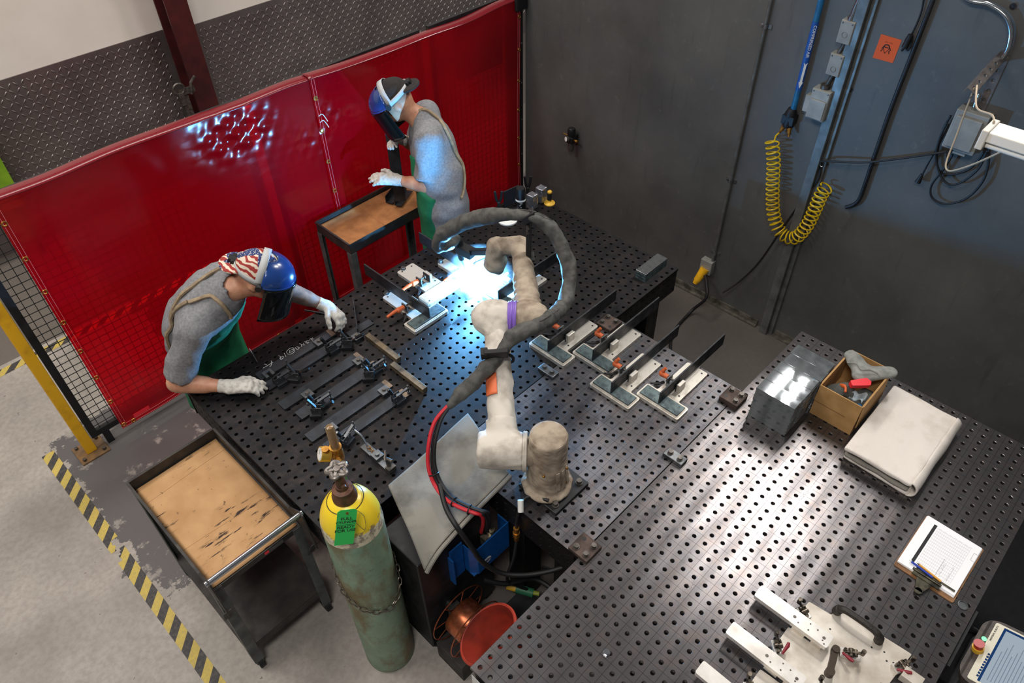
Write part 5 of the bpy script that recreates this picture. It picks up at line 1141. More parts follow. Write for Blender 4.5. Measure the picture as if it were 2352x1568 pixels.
# safety chain
ch = thing('safety_chain', 'steel chain looped around the green cylinder to the table', 'chain', (CX, CY-.12, .7))
def on(a, z, rr=.124): return V3(CX+rr*math.cos(a), CY+rr*math.sin(a), z)
path = smooth([V3(.615, 1.70, .95), on(2.5, .86), on(2.9, .80), on(3.3, .74), on(3.75, .68), on(4.2, .64), on(4.65, .62), on(5.1, .63), on(5.5, .67), on(5.9, .73), on(6.3, .79), on(6.65, .84)], 14)
D = [0]
for i in range(1, len(path)): D.append(D[-1]+(path[i]-path[i-1]).length)
sp = .030; k = 0
b = MB()
while k*sp < D[-1]-.02:
    s = k*sp; i = next(j for j in range(len(D)) if D[j] >= s); j = min(len(path)-1, i+2); p = path[i]; d_ = (path[j]-path[max(0, i-2)]).normalized(); o_ = V3(p.x-CX, p.y-CY, 0).normalized(); sd = d_.cross(o_).normalized(); sd = sd if k % 2 == 0 else (o_*.8+sd*.6).normalized()
    b.tube([p+d_*(.019*math.cos(a))*(1 if True else 0)+sd*(.0085*math.sin(a)) for a in np.linspace(0, 6.283, 15)[:-1]], .0024, 6, True); k += 1
b.build('links', M['chainm'] if 'chainm' in M else M.setdefault('chainm', mat('dull chain', L(140, 132, 120), L(96, 90, 80), 60, rough=.4, metal=.75)), ch)
# ------------------------------------------------------------------ welding power source, feeder, soiled blanket
pw = thing('power_source', 'dark welding power source half hidden under the soiled blanket', 'welding machine', (1.05, 1.5, 0))
MB().bb((.80, 1.36, .05), (1.22, 1.60, .82)).build('case', M['blackm'], pw, bevel=.006)
for wx in (.84, 1.18):
    for wy in (1.40, 1.56): MB().cyl((wx-.02, wy, .04), (wx+.02, wy, .04), .04, n=18).build('wheel', M['rubber'], pw)
fd = thing('wire_feeder', 'blue wire feeder with an open top below the soiled blanket', 'wire feeder', (1.15, 1.33, .5))
b = MB(); b.bb((1.065, 1.288, .50), (1.262, 1.294, .705)); b.prism([(1.066, 1.288), (1.040, 1.322), (1.045, 1.326), (1.07, 1.294)], .50, .705); b.bb((1.256, 1.294, .50), (1.262, 1.355, .70)); b.bb((1.04, 1.322, .50), (1.046, 1.355, .705)); b.bb((1.04, 1.294, .50), (1.26, 1.355, .506)); b.build('open_case', M['blue'], fd, bevel=.0015)
b = MB(); b.bb((.955, 1.325, .50), (.962, 1.36, .70)); b.bb((.962, 1.348, .50), (1.035, 1.355, .74)); b.build('side_door', M['blue'], fd, bevel=.001)
b = MB(); b.cyl((1.19, 1.335, .56), (1.19, 1.335, .68), .022, n=18); b.cyl((1.19, 1.335, .68), (1.19, 1.335, .72), .015, n=16); b.bb((1.14, 1.315, .60), (1.18, 1.35, .66)); b.build('drive_fitting', mat('feeder fitting', L(168, 160, 140), L(110, 104, 92), 40, rough=.35, metal=.8), fd)
MX = Matrix(((1, 0, 0), (0, 0, -1), (0, 1, 0)))
lg = [(1.120+.020*math.cos(a)*1.25, .555+.020*math.sin(a)) for a in np.linspace(0, 6.283, 25)[:-1]]
b = MB(); b.prism(lg, 0, .0012, (0, 1.288, 0), Matrix(((1, 0, 0), (0, 0, -1), (0, 1, 0)))); b.build('round_emblem', M['white'], fd)
text_mesh('Miller', .021, MX, (1.122, 1.2862, .555), M['inkblue'] if 'inkblue' in M else M.setdefault('inkblue', flat('blue lettering', L(10, 60, 130), .5)), fd, 'emblem_lettering', .0003, bold=.0006)
text_mesh('WELDER', .016, MX, (1.175, 1.287, .60), M['white'], fd, 'side_lettering', .0003) if False else None
bl = thing('soiled_blanket', 'grey soiled welding blanket spread flat between the cylinder and the robot', 'blanket', (1.1, 1.5, TZ))
C00, C10, C01, C11 = V3(1.454, 1.737, 0), V3(.935, 1.690, 0), V3(1.345, 1.365, 0), V3(.800, 1.305, 0)
def bln(lift, sx):
    def f(a, c):
        p = (C00*(1-a)+C10*a)*(1-c)+(C01*(1-a)+C11*a)*c
        sag = 0
        ov = max(0, (a-.80)/.2)*max(0, (c-.35)/.65); sag -= .05*ov*ov
        if a > .82 and c < .6: pass
        z = TZ+.012+lift+.004*math.sin(a*7+c*4+sx)+.003*math.sin(c*11-a*5)+sag
        q = -.012*sx*c
        return V3(p.x, p.y+q, z)
    return f
MB().grid(bln(.008, 0), 60, 46).build('top_layer', M['blankd'], bl, solid=.009)
MB().grid(bln(-.004, 1), 60, 46).build('under_layer', M['blankd'], bl, solid=.009)
f0 = bln(.002, .5)
for c_, rr in ((1.0, .008), ):
    MB().tube([f0(k/40, c_)+V3(0, -.004, .0) for k in range(41)], .010, 8).build('folded_edge', M['blankd'], bl)
# copper wire spool on a cradle
sx, sy, sz = .925, 1.235, .33
so = thing('wire_spool', 'copper welding wire spool with thin wire rims below the blue feeder', 'wire spool', (sx, sy, .17))
ax = V3(0, 1, 0)
b = MB(); B = basis(ax, V3(1, 0, 0)); b.lathe([(.052, -.05), (.088, -.05), (.091, -.045), (.091, .045), (.088, .05), (.052, .05), (.052, -.05)], 40, (sx, sy, sz), B); b.build('copper_winding', M['copper'], so)
for s in (-1, 1):
    c = V3(sx, sy+.057*s, sz); b = MB(); b.tube([c+B @ V3(.150*math.cos(a), .150*math.sin(a), 0) for a in np.linspace(0, 6.283, 49)[:-1]], .0028, 6, True)
    b.tube([c+B @ V3(.05*math.cos(a), .05*math.sin(a), 0) for a in np.linspace(0, 6.283, 25)[:-1]], .0025, 6, True)
    for k in range(8): a = 2*math.pi*k/8+.3; b.cyl(c+B @ V3(.05*math.cos(a), .05*math.sin(a), 0), c+B @ V3(.150*math.cos(a), .150*math.sin(a), 0), .0022, n=6)
    b.build('wire_rim', M['copper'], so)
b = MB(); b.cyl((sx, sy-.075, sz), (sx, 1.36, sz), .022, n=16); b.cyl((sx, sy-.085, sz), (sx, sy-.062, sz), .03, .02, n=14); b.build('spindle', M['black'], so)
b = MB(); b.bb((sx-.12, sy-.08, 0), (sx+.12, sy+.10, .145)); b.bb((sx-.03, sy+.075, .145), (sx+.03, sy+.095, .36)); tag(b.build('spool_stand', M['cart'], None, bevel=.003), 'low dark steel stand under the copper wire spool', 'stand')
# controller cabinet, red cone bucket and connectors under the tables
cb = thing('control_cabinet', 'grey robot controller cabinet standing under the front table', 'cabinet', (1.65, .70, 0))
MB().bb((1.30, .62, .05), (1.80, .84, .60)).build('case', mat('cabinet grey', L(84, 84, 82), L(66, 66, 66), 10, rough=.5), cb, bevel=.004)
b = MB()
for k in range(7): b.bb((1.32, .841, .2+.03*k), (1.46, .843, .212+.03*k))
b.build('vent_slots', M['black'], cb)
for fx_ in (1.34, 1.76): MB().bb((fx_-.03, .64, 0), (fx_+.03, .82, .05)).build('foot', M['black'], cb)
bk = thing('red_bucket', 'red orange bucket tipped on its side under the corner of the front table', 'bucket', (.92, .96, 0))
mouth = P(1120, 1455, .66); axd = V3(.257, -.516, -.809).normalized(); B = basis(axd, V3(0, 0, 1))
prof = [(.134, 0), (.138, .004), (.134, .012), (.088, .25), (0, .25), (0, .244), (.084, .244), (.128, .012), (.128, 0), (.134, 0)]
b = MB(); b.lathe(prof, 44, mouth, B); b.build('shell', M['redpl'], bk)
b = MB(); b.tube([mouth+B @ V3(.134*math.cos(a), .134*math.sin(a), .004) for a in np.linspace(0, 6.283, 45)[:-1]], .006, 6, True); b.build('rim', M['redpl'], bk)
b = MB(); b.bb((.84, .62, .0), (1.14, .93, .395)); tag(b.build('scrap_crate', M['cart'], None, bevel=.004), 'dark steel crate under the front table carrying the red bucket', 'crate')
cn = thing('cable_connector', 'green and yellow cable connector lying on the floor between the tables', 'connector', P(1205, 1350, .03))
p0, p1 = P(1165, 1345, .20), P(1225, 1362, .20)
b = MB(); b.cyl(p0, p0.lerp(p1, .35), .018, n=12, m=0); b.cyl(p0.lerp(p1, .35), p1, .022, n=12, m=1); b.cyl(p0.lerp(p1, .5), p0.lerp(p1, .95)+V3(.02, -.03, 0), .012, n=10, m=2); b.build('connector', [M['ysuct'], flat('green plug', L(40, 104, 72), .5), flat('lime plug', L(140, 150, 50), .5)], cn)
MB().tube(smooth([p1, P(1280, 1390, .18), P(1300, 1330, .19), P(1240, 1300, .21), P(1200, 1310, .19)], 6), .007, 6).build('lead', M['cable'], cn)
b = MB(); b.bb((1.02, .93, 0), (1.30, 1.22, .17)); tag(b.build('junction_case', M['blackm'], None, bevel=.004), 'low dark case on the floor between the tables under the connector', 'case')
MB_ = MB(); MB_.tube(smooth([P(1110, 1330, .45), P(1160, 1340, .4), P(1230, 1330, .35), P(1290, 1370, .3)], 6), .012, 8); tag(MB_.build('ground_cable', M['cable'], None), 'black cable running under the blue feeder toward the front table', 'cable')
b = MB(); a0 = V3(.651, -.33, .0)
z1_ = TZ-.02
b = MB(); b.bb((.6505, .835, .80), (.6525, .879, .86)); 
b = MB(); b.prism([(.78, .874), (.80, .60), (.70, .60)], 0, .001) if False else None
lb = MB(); lb.bb((.6425, .74, .745), (.6435, .87, .875), 0); lb.bb((.6415, .755, .76), (.6426, .855, .80), 1); tag(lb.build('warning_label', [M['white'], M['reds']], None), 'white and red warning label on the near left end of the front table', 'label')
# ------------------------------------------------------------------ things on the steel wall
def W_(px, py, off=0.0): return PL(px, py, 0, WX-off)
def wall_tube(name, label, cat, pix, r, mm, off, n=10, k=6, group=None):
    b = MB(); b.tube(smooth([W_(a, c, off if not isinstance(off, list) else off[i]) for i, (a, c) in enumerate(pix)], k), r, n); return tag(b.build(name, mm, None), label, cat, group)
# left conduit
yv = 1.868
root = thing('conduit_pipe', 'long thin vertical conduit left of the blue air pipe', 'conduit', (WX-.015, yv, 0), 0, 'steel conduits on the wall')
MB().cyl((WX-.016, yv, .30), (WX-.016, yv, 2.41), .0115, n=12).build('pipe', M['conduit'], root)
for z in (1.98, 1.0, .42):
    b = MB(); b.bb((WX-.006, yv-.035, z-.012), (WX-.001, yv+.035, z+.012)); b.cyl((WX-.014, yv, z-.011), (WX-.014, yv, z+.011), .0135, n=12); b.cyl((WX-.006, yv+.026, z), (WX-.012, yv+.026, z), .006, n=6); b.build('pipe_clip', M['galv'], root)
BZ0, BZ1, TZC, AZC = 1.712, 2.082, 1.982, 1.80
# blue compressed air pipe with marker band
ay = 1.596
root = thing('air_pipe', 'blue compressed air pipe with a lettered band and white arrow', 'pipe', (WX-.03, ay, 1.6))
pt, pb = V3(WX-.03, 1.605, 3.2), V3(WX-.03, 1.582, 1.60)
MB().cyl(pb, pt, .0165, n=16).build('pipe', M['bhose'], root)
at = lambda z: pb+(pt-pb)*((z-pb.z)/(pt.z-pb.z))
MB().cyl(at(BZ0), at(BZ1), .0178, n=24).build('marker_band', M['bband'], root)
# lettering runs down the pipe, wrapped on its room side
nx = V3(-.86, -.5, 0).normalized(); 
TM = Matrix((V3(0, 0, -1), nx.cross(V3(0, 0, -1)), nx)).transposed()
text_mesh('COMPRESSED AIR', .0215, TM, at(TZC)+nx*.0183, M['white'], root, 'band_lettering', .0004)
ar_ = [(-.075, -.004), (-.062, -.004), (-.07, -.013), (-.055, -.010), (.035, -.006), (.035, -.012), (.068, 0), (.035, .012), (.035, .006), (-.055, .010), (-.07, .013), (-.062, .004), (-.075, .004)]
b = MB(); b.prism([(-.07, -.010), (-.055, -.006), (.04, -.006), (.035, -.012), (.075, 0), (.035, .012), (.04, .006), (-.055, .006), (-.07, .010), (-.06, 0)], 0, .0008, at(AZC)+nx*.0182, TM); b.build('flow_arrow', M['white'], root)
mf = thing('air_manifold', 'black air manifold block with brass couplers at the foot of the blue pipe', 'manifold', (WX-.03, 1.58, 1.5))
c = W_(1815, 268, .03); c = V3(WX-.03, c.y, 1.54)
b = MB(); b.lathe([(0, -.05), (.032, -.05), (.036, -.03), (.03, 0), (.034, .03), (.022, .06), (0, .06)], 18, c); b.bb((c.x-.03, c.y-.035, c.z-.03), (WX, c.y+.035, c.z+.02)); b.build('body', M['black'], mf)
for e, s in ((W_(1795, 298, .05), 0), (W_(1812, 306, .05), 1)):
    b = MB(); d_ = (e-c).normalized(); b.cyl(c+d_*.03, e, .012, n=10); b.cyl(e-d_*.03, e-d_*.018, .016, n=6); b.cyl(e, e+d_*.02, .007, n=8); b.build('brass_coupler', M['brass'], mf)
# yellow coil hose hanging in a U
co_ = thing('coil_hose', 'yellow coiled air hose hanging in a U loop on the wall', 'hose', (WX-.06, 1.5, 1.0))
axis = smooth([W_(1773, 322, .075), W_(1777, 370, .075), W_(1775, 430, .075), W_(1777, 490, .075), W_(1794, 535, .075), W_(1826, 546, .075), W_(1852, 520, .075), W_(1870, 485, .07), W_(1886, 448, .065), W_(1900, 428, .06)], 40)
Dd = [0]
for i in range(1, len(axis)): Dd.append(Dd[-1]+(axis[i]-axis[i-1]).length)
FRM = frames(axis); hel = []; turns = 34; N = turns*14
# denser turns at the bottom of the loop
for i in range(N+1):
    s = i/N; s2 = s-.045*math.sin(2*math.pi*s)*1.0 if False else s
    x = s2*Dd[-1]; j = min(len(Dd)-2, max(0, int(np.searchsorted(Dd, x))-1)); p, u_, w_ = FRM[j]; a = 2*math.pi*turns*s; p = axis[j].lerp(axis[j+1], (x-Dd[j])/max(1e-6, Dd[j+1]-Dd[j]))
    hel.append(p+u_*.038*math.cos(a)+w_*.038*math.sin(a))
hel = [W_(1795, 300, .05), W_(1782, 312, .06)]+hel
MB().tube(hel, .0048, 6).build('coil', M['yhose'], co_)
c = W_(1892, 445, .02); b = MB(); b.tube([c+V3(0, .02*math.cos(a), .02*math.sin(a)) for a in np.linspace(.2, 5.0, 14)], .004, 6); b.cyl(c+V3(.02, 0, .02), c+V3(-.03, 0, .02), .004, n=6); tag(b.build('wall_hook', M['steel'], None), 'small steel hook holding the end of the yellow coil hose', 'hook')
# boxes beside the seam strip
def ebox(label, px, py, w, h, d, mm, kn):
    c = W_(px, py, d); root = thing('electrical_box', label, 'electrical box', (WX-d/2, c.y, c.z), 0, 'grey electrical boxes on the wall')
    MB().bb((WX-d, c.y-w/2, c.z-h/2), (WX-.001, c.y+w/2, c.z+h/2)).build('box', mm, root, bevel=.004)
    b = MB(); b.bb((WX-d-.004, c.y-w/2+.003, c.z-h/2+.003), (WX-d, c.y+w/2-.003, c.z+h/2-.003)); b.build('cover_plate', mm, root, bevel=.0015)
    b = MB(); b.tube([V3(WX-d-.0045, c.y+.014*math.cos(a), c.z+kn+.014*math.sin(a)) for a in np.linspace(0, 6.283, 19)[:-1]], .0012, 5, True); b.build('knockout', M['conduit'], root)
    for s in (-1, 1): MB().cyl((WX-d-.004, c.y+s*(w/2-.012), c.z+h/2-.012), (WX-d-.007, c.y+s*(w/2-.012), c.z+h/2-.012), .004, n=8).build('screw', M['bolt'], root)
    return root, c
eg = mat('pale grey device box', L(150, 152, 148), L(128, 130, 126), 12, rough=.5)
r1_, ca = ebox('upper grey outlet box beside the seam strip', 1942, 75, .075, .115, .055, M['grey'], -.01)
r2_, cb_ = ebox('middle grey outlet box beside the seam strip', 1917, 150, .075, .115, .055, M['grey'], -.02)
r3_, cc = ebox('larger pale grey weatherproof box, lowest by the seam strip', 1878, 242, .105, .17, .07, eg, -.05)
b = MB(); b.bb((WX-.082, cc.y-.045, cc.z-.075), (WX-.0745, cc.y+.045, cc.z+.03)); b.bb((WX-.055, cc.y+.0525, cc.z-.065), (WX-.01, cc.y+.085, cc.z+.03)); b.build('hinged_lid', eg, r3_, bevel=.003)
b = MB(); b.cyl((WX-.035, ca.y-.005, ca.z-.057), (WX-.035, cb_.y+.005, cb_.z+.057), .011, n=12); tag(b.build('box_nipple', M['bolt'], None), 'short conduit nipple between the upper and middle grey boxes', 'conduit', 'steel conduits on the wall')
b = MB(); b.cyl((WX-.035, cb_.y, cb_.z-.057), (WX-.035, cc.y, cc.z+.085), .013, n=12); b.cyl((WX-.035, cc.y, cc.z+.085), (WX-.035, cc.y, cc.z+.105), .026, n=16); tag(b.build('box_nipple', M['bolt'], None), 'short conduit nipple and nut on top of the weatherproof box', 'conduit', 'steel conduits on the wall')
b = MB(); b.tube(smooth([V3(WX-.035, ca.y, ca.z+.057), V3(WX-.035, ca.y-.005, ca.z+.12), V3(WX-.04, ca.y-.02, ca.z+.22), V3(WX-.045, ca.y-.03, ca.z+.32), V3(WX-.045, ca.y-.03, 2.41)], 6), .0135, 12); b.cyl((WX-.035, ca.y, ca.z+.057), (WX-.035, ca.y, ca.z+.075), .019, n=14); tag(b.build('conduit_pipe', M['galv'], None), 'shiny bent conduit entering the upper grey outlet box', 'conduit', 'steel conduits on the wall')
# orange sticker with a black mark
c = W_(2037, 112, .001); st = thing('orange_sticker', 'square orange sticker with a black mark on the steel wall', 'sticker', tuple(c))
s_ = .058; MX2 = Matrix((V3(0, -1, 0), V3(0, 0, 1), V3(-1, 0, 0))).transposed()
MB().prism([(-s_*.92, -s_*1.04), (s_*.88, -s_), (s_*.94, s_*1.0), (-s_*.85, s_*1.04)], 0, .0008, c, MX2).build('sheet', M['sticker'], st)
b = MB(); T2_ = lambda x, y: c+MX2 @ V3(x, y, .0014)
def sk(*pp): b.tube([T2_(*p) for p in pp], .0022, 5)
sk((-.020, .006), (.014, .006), (-.004, -.024), (-.020, .006)); b.tube([T2_(-.003+.014*math.cos(a), .007+.013*math.sin(a)) for a in np.linspace(0, math.pi, 12)], .0026, 5)
sk((-.018, .006), (-.024, -.002), (-.020, -.008), (-.025, -.018)); sk((.014, .006), (.020, -.002), (.014, -.008), (.017, -.021)); sk((-.020, -.004), (-.014, -.02)) if False else None
b.build('black_mark', M['ink'], st)
text_mesh('TRC-TOF', .010, MX2 @ rotm('Z', math.pi), T2_(.0, .032), flat('faint print', L(150, 60, 12), .7), st, 'faint_print', .0002)
# hanging cords
wall_tube('hanging_cord', 'thin black cord hanging from above with a looped black plug', 'cord', [(2128, -60), (2118, 20), (2096, 75), (2084, 85), (2078, 100), (2085, 115), (2094, 100), (2096, 80)], .0045, M['cable'], .012)
c0, c1_ = W_(2092, 80, .02), W_(2078, 108, .02); b = MB(); b.cyl(c0, c1_, .013, .016, n=10); b.cyl(c1_, c1_+V3(0, .008, -.02), .006, n=8); tag(b.build('cord_plug', M['black'], None), 'black plug at the end of the hanging cord beside the orange sticker', 'plug')
wall_tube('flexible_conduit', 'thick black hose running diagonally down the wall with a bent end', 'hose', [(2165, -60), (2120, 60), (2050, 240), (2015, 340), (1988, 420), (1975, 455), (1962, 469), (1943, 476)], .0115, M['blackm'], .02, 12, 8)
wall_tube('conduit_pipe', 'shiny conduit with a wide bend at the top of the wall', 'conduit', [(2190, -40), (2225, 0), (2270, 10), (2308, 36), (2322, 70), (2316, 110), (2298, 140)], .0115, M['galv'], .025, 12, 8, 'steel conduits on the wall')
# slotted bracket arm holding the lamp wires
y_b = .702
br = thing('slotted_bracket', 'grey slotted channel bracket sticking out of the wall above the junction box', 'bracket', (WX, y_b, 2.08))
def slotted(a, c, up, nm, w=.042):
    a, c = Vector(a), Vector(c); d_ = (c-a); n_ = 6; L_ = d_.length; d_.normalize(); up = Vector(up).normalized(); s_ = d_.cross(up); b = MB()
    k = 24; V2, F2 = drilled(n_, 1, L_/n_, .009, .003, lambda q: tuple(a+d_*q[0]+s_*((q[1]/(L_/n_)-.5)*w)+up*q[2])); b.arrays(V2, F2, 0, False)
    for s in (-1, 1): b.add([a+s_*w/2*s, c+s_*w/2*s, c+s_*w/2*s-up*.025, a+s_*w/2*s-up*.025], [(0, 1, 2, 3)])
    return b.build(nm, M['brkt'] if 'brkt' in M else M.setdefault('brkt', mat('slotted channel', L(112, 106, 104), L(84, 80, 78), 20, rough=.45, metal=.5)), br, solid=.0025)
slotted((WX-.001, y_b, 2.15), (WX-.33, y_b, 2.09), (.15, -.5, .85), 'arm')
slotted((WX-.004, y_b-.005, 2.15), (WX-.004, y_b-.005, 1.86), (-1, 0, 0), 'wall_channel')
# junction box with cover and cable loops
c = W_(2216, 305, .07); jb = thing('junction_box', 'grey junction box with a hinged cover above the coiled black cables', 'electrical box', (WX-.035, c.y, c.z), 0, 'grey electrical boxes on the wall')
MB().bb((WX-.07, c.y-.075, c.z-.10), (WX-.001, c.y+.075, c.z+.10)).build('box', M['grey'], jb, bevel=.004)
MB().bb((WX-.086, c.y-.058, c.z-.082), (WX-.071, c.y+.06, c.z+.075)).build('hinged_lid', M['grey'], jb, bevel=.003)
b = MB(); b.bb((WX-.05, c.y-.04, c.z-.125), (WX-.01, c.y+.02, c.z-.10)); b.build('gland', M['grey'], jb, bevel=.002)
wall_tube('conduit_pipe', 'short conduit between the slotted bracket and the junction box', 'conduit', [(2250, 215), (2240, 240), (2232, 262)], .010, M['galv'], .03, 10, 5, 'steel conduits on the wall')
for i, (pp, lab) in enumerate((([(2184, 265), (2166, 300), (2152, 360), (2160, 395), (2190, 400), (2230, 385), (2262, 345), (2268, 300)], 'inner loop of coiled black cable under the junction box'),
                               ([(2188, 355), (2170, 385), (2140, 425), (2142, 455), (2175, 468), (2220, 455), (2255, 420), (2270, 380), (2272, 330)], 'widest loop of coiled black cable under the junction box'),
                               ([(2176, 280), (2158, 320), (2150, 365), (2168, 415), (2200, 422), (2245, 390), (2266, 350)], 'middle loop of coiled black cable under the junction box'))):
    wall_tube('cable_loop', lab, 'cable', pp, .0055, M['cable'], .02+.01*i, 8, 8, 'black cable loops under the junction box')
wall_tube('extension_cord', 'black cord with a rubber plug hanging left of the cable loops', 'cord', [(2180, 285), (2158, 330), (2135, 370), (2118, 402)], .0045, M['cable'], .03)
p0, p1 = W_(2118, 400, .03), W_(2108, 418, .03); b = MB(); b.cyl(p0, p1, .008, .016, n=12); tag(b.build('cord_plug', M['black'], None), 'black rubber plug left of the cable loops', 'plug')
wall_tube('long_cable', 'long black cable slung from the junction box and down past the seam strip', 'cable', [(2200, 345), (2150, 352), (2060, 365), (1980, 373), (1892, 370), (1885, 380), (1880, 410), (1850, 450), (1800, 520), (1745, 600), (1700, 645), (1660, 672)], .0062, M['cable'], [.04, .05, .06, .065, .06, .03, .03, .03, .04, .06, .10, .16], 8, 8)
c = W_(1888, 377, .055); b = MB(); b.tube([c+V3(0, .012*math.cos(a), .016*math.sin(a)) for a in np.linspace(0, 6.283, 15)[:-1]], .003, 6, True); tag(b.build('cable_ring', M['chrome'], None), 'shiny ring guiding the black cable at the seam strip', 'ring')
# air filter regulator
c = W_(1312, 318, .06); fr = thing('air_regulator', 'small black air filter regulator with a white gauge alone on the dark wall', 'regulator', (WX-.05, c.y, c.z))
b = MB(); b.lathe([(0, .02), (.026, .02), (.03, .035), (.03, .07), (.024, .085), (0, .085)], 18, c); b.bb((c.x-.026, c.y-.03, c.z-.03), (c.x+.026, c.y+.03, c.z+.02)); b.bb((c.x, c.y-.02, c.z-.02), (WX-.001, c.y+.02, c.z+.02)); b.build('body', M['black'], fr, bevel=.003)
b = MB(); b.lathe([(0, -.10), (.018, -.10), (.023, -.085), (.024, -.03), (0, -.03)], 18, c); b.build('bowl', flat('smoked bowl', L(70, 66, 62), .25), fr)
gd = V3(-.75, .3, .1).normalized(); b = MB(); b.cyl(c+gd*.025, c+gd*.045, .021, n=22, m=1); b.cyl(c+gd*.045, c+gd*.0458, .018, n=22, m=0); b.build('gauge', [M['white'], M['bolt']], fr)
b = MB(); b.cyl(c+V3(0, -.03, -.005), c+V3(0, -.06, -.005), .008, n=8); b.cyl(c+V3(0, -.045, -.005), c+V3(0, -.055, -.005), .012, n=6); b.cyl(c+V3(-.01, .03, .02), c+V3(-.02, .06, .03), .005, n=8); b.build('fitting', M['brass'], fr)
# yellow plug low on the wall
c = W_(1617, 628, .05); yp = thing('twist_plug', 'yellow twist-lock plug in a box low on the wall', 'plug', (WX-.05, c.y, c.z))
MB().bb((WX-.05, c.y-.045, c.z+.0), (WX-.001, c.y+.045, c.z+.11)).build('outlet_box', M['grey'], yp, bevel=.003)
b = MB(); b.cyl(c+V3(0, 0, .045), c+V3(-.045, .02, -.045), .033, .026, 18); b.cyl(c+V3(-.045, .02, -.045), c+V3(-.06, .025, -.07), .024, .016, 14); b.build('plug_body', M['yellow'], yp)
tag(MB().tube(smooth([c+V3(-.04, -.03, .02), c+V3(-.09, -.08, .0), c+V3(-.14, -.12, -.08), V3(3.7, 1.85, .02), V3(3.4, 1.80, .012), V3(3.15, 1.60, .012), V3(2.9, 1.30, .012), V3(2.7, 1.1, .012)], 8), .011, 8).build('floor_cable', M['cable'], None), 'black cable from the yellow plug across the floor under the tables', 'cable')
# wall fasteners
for (px, py, r_, lab) in ((1955, 206, .010, 'small ring bolt on the wall right of the seam strip'), (2327, 14, .013, 'dark round hole plug at the top right of the wall')):
    c = W_(px, py, .001); b = MB(); b.cyl(c, c+V3(-.006, 0, 0), r_, n=14); b.cyl(c+V3(-.006, 0, 0), c+V3(-.009, 0, 0), r_*.5, n=10); tag(b.build('wall_bolt', M['blackm'], None), lab, 'bolt')
# hanging lamp above the front table with its tan wires
lz = 2.30; la, lb_ = V3(2.785, .445, lz), V3(2.785, -.78, lz)
lp = thing('shop_light', 'white two-tube shop light hanging above the bright front table', 'lamp', (2.785, -.17, lz))
MB().bb((2.735, -.78, lz), (2.835, .445, lz+.035)).build('housing', flat('white lamp housing', L(226, 222, 212), .4), lp, bevel=.004)
for y in (.44, -.775): MB().bb((2.73, y-.012, lz-.03), (2.84, y+.012, lz+.04)).build('end_cap', flat('lamp end cap', L(206, 200, 188), .5), lp, bevel=.004)
for x in (2.758, 2.812): MB().cyl((x, .425, lz-.014), (x, -.76, lz-.014), .0125, n=14).build('lamp_tube', M['lampw'], lp)
for pp, lab in (([V3(3.60, .69, 2.12), V3(3.3, .60, 2.16), V3(2.95, .48, 2.30), V3(2.80, .44, 2.345)], 'tan wire from the slotted bracket to the shop light'), ([V3(3.62, .70, 2.10), V3(3.58, .68, 1.9), V3(3.45, .64, 1.80), V3(3.1, .5, 2.02), V3(2.83, .30, 2.345)], 'drooping tan wire looping under the slotted bracket to the shop light')):
    tag(MB().tube(smooth(pp, 8), .004, 6).build('lamp_wire', M['tanw'], None), lab, 'wire', 'tan lamp wires')
b = MB(); b.box((2.76, -1.6, .012), (3.2, 2.3, .012)); tag(b.build('rubber_mat', mat('black rubber mat', L(26, 27, 29), L(18, 19, 21), 40, rough=.85, bump=.3, bs=200), None), 'black rubber mat on the floor in front of the milled table', 'mat')
# ------------------------------------------------------------------ people
def frame_of(f, up=(0, 0, 1)):
    f = Vector(f).normalized(); s = f.cross(Vector(up)).normalized(); U = s.cross(f); return f, s, U
def sdf_glove(w, d, n, side, curl, lens=1.0, thumb=(.55, .5), back=None):
    w, d, n = Vector(w), Vector(d).normalized(), Vector(n); n = (n-d*n.dot(d)).normalized(); l = n.cross(d)*side
    pr = []
    pr.append((w-d*.01, w+d*.085, .024, .024, l, 1.75))
    for o, L_, c in zip((.031, .0105, -.0105, -.030), (.074, .082, .076, .060), curl):
        p = w+d*(.088-.25*abs(o-.008)*.8)+l*o; a = c*.6; sp = o*1.6
        for k, fr in enumerate((.45, .32, .26)):
            q = p+(d*math.cos(a)-n*math.sin(a)+l*sp*math.cos(a)).normalized()*L_*fr*lens; r = .0118-.0012*k; pr.append((p, q, r, r-.0012, None, 1)); p = q; a += c*.75
    p = w+d*.022+l*.030; a = thumb[0]
    for k, L_ in enumerate((.042, .034, .026)):
        q = p+(d*math.cos(a)*1.0+l*math.sin(a)*1.0-n*(.25+.25*k)).normalized()*L_; r = .0148-.0012*k; pr.append((p, q, r, r-.001, None, 1)); p = q; a -= thumb[1]*.5
    def F(X, Y, Z):
        D = None
        for i, (a_, b_, r1, r2, u_, fl) in enumerate(pr):
            q = s_cap(X, Y, Z, a_, b_, r1, r2, u_, fl); D = q if D is None else smin(D, q, .007)
        if back is not None:
            q = s_cap(X, Y, Z, w-Vector(back)*.062, w+d*.01, .0335, .030); t = (X-w.x)*back[0]+(Y-w.y)*back[1]+(Z-w.z)*back[2]
            D = smin(D, smax(q, -t-.055, .003), .014)
        return D+.0012*wrink(X, Y, Z, 120, 91)
    A = np.array([tuple(v) for p_ in pr for v in p_[:2]]+[tuple(w-Vector(back)*.06) if back is not None else tuple(w)])
    return F, A.min(0)-.045, A.max(0)+.045
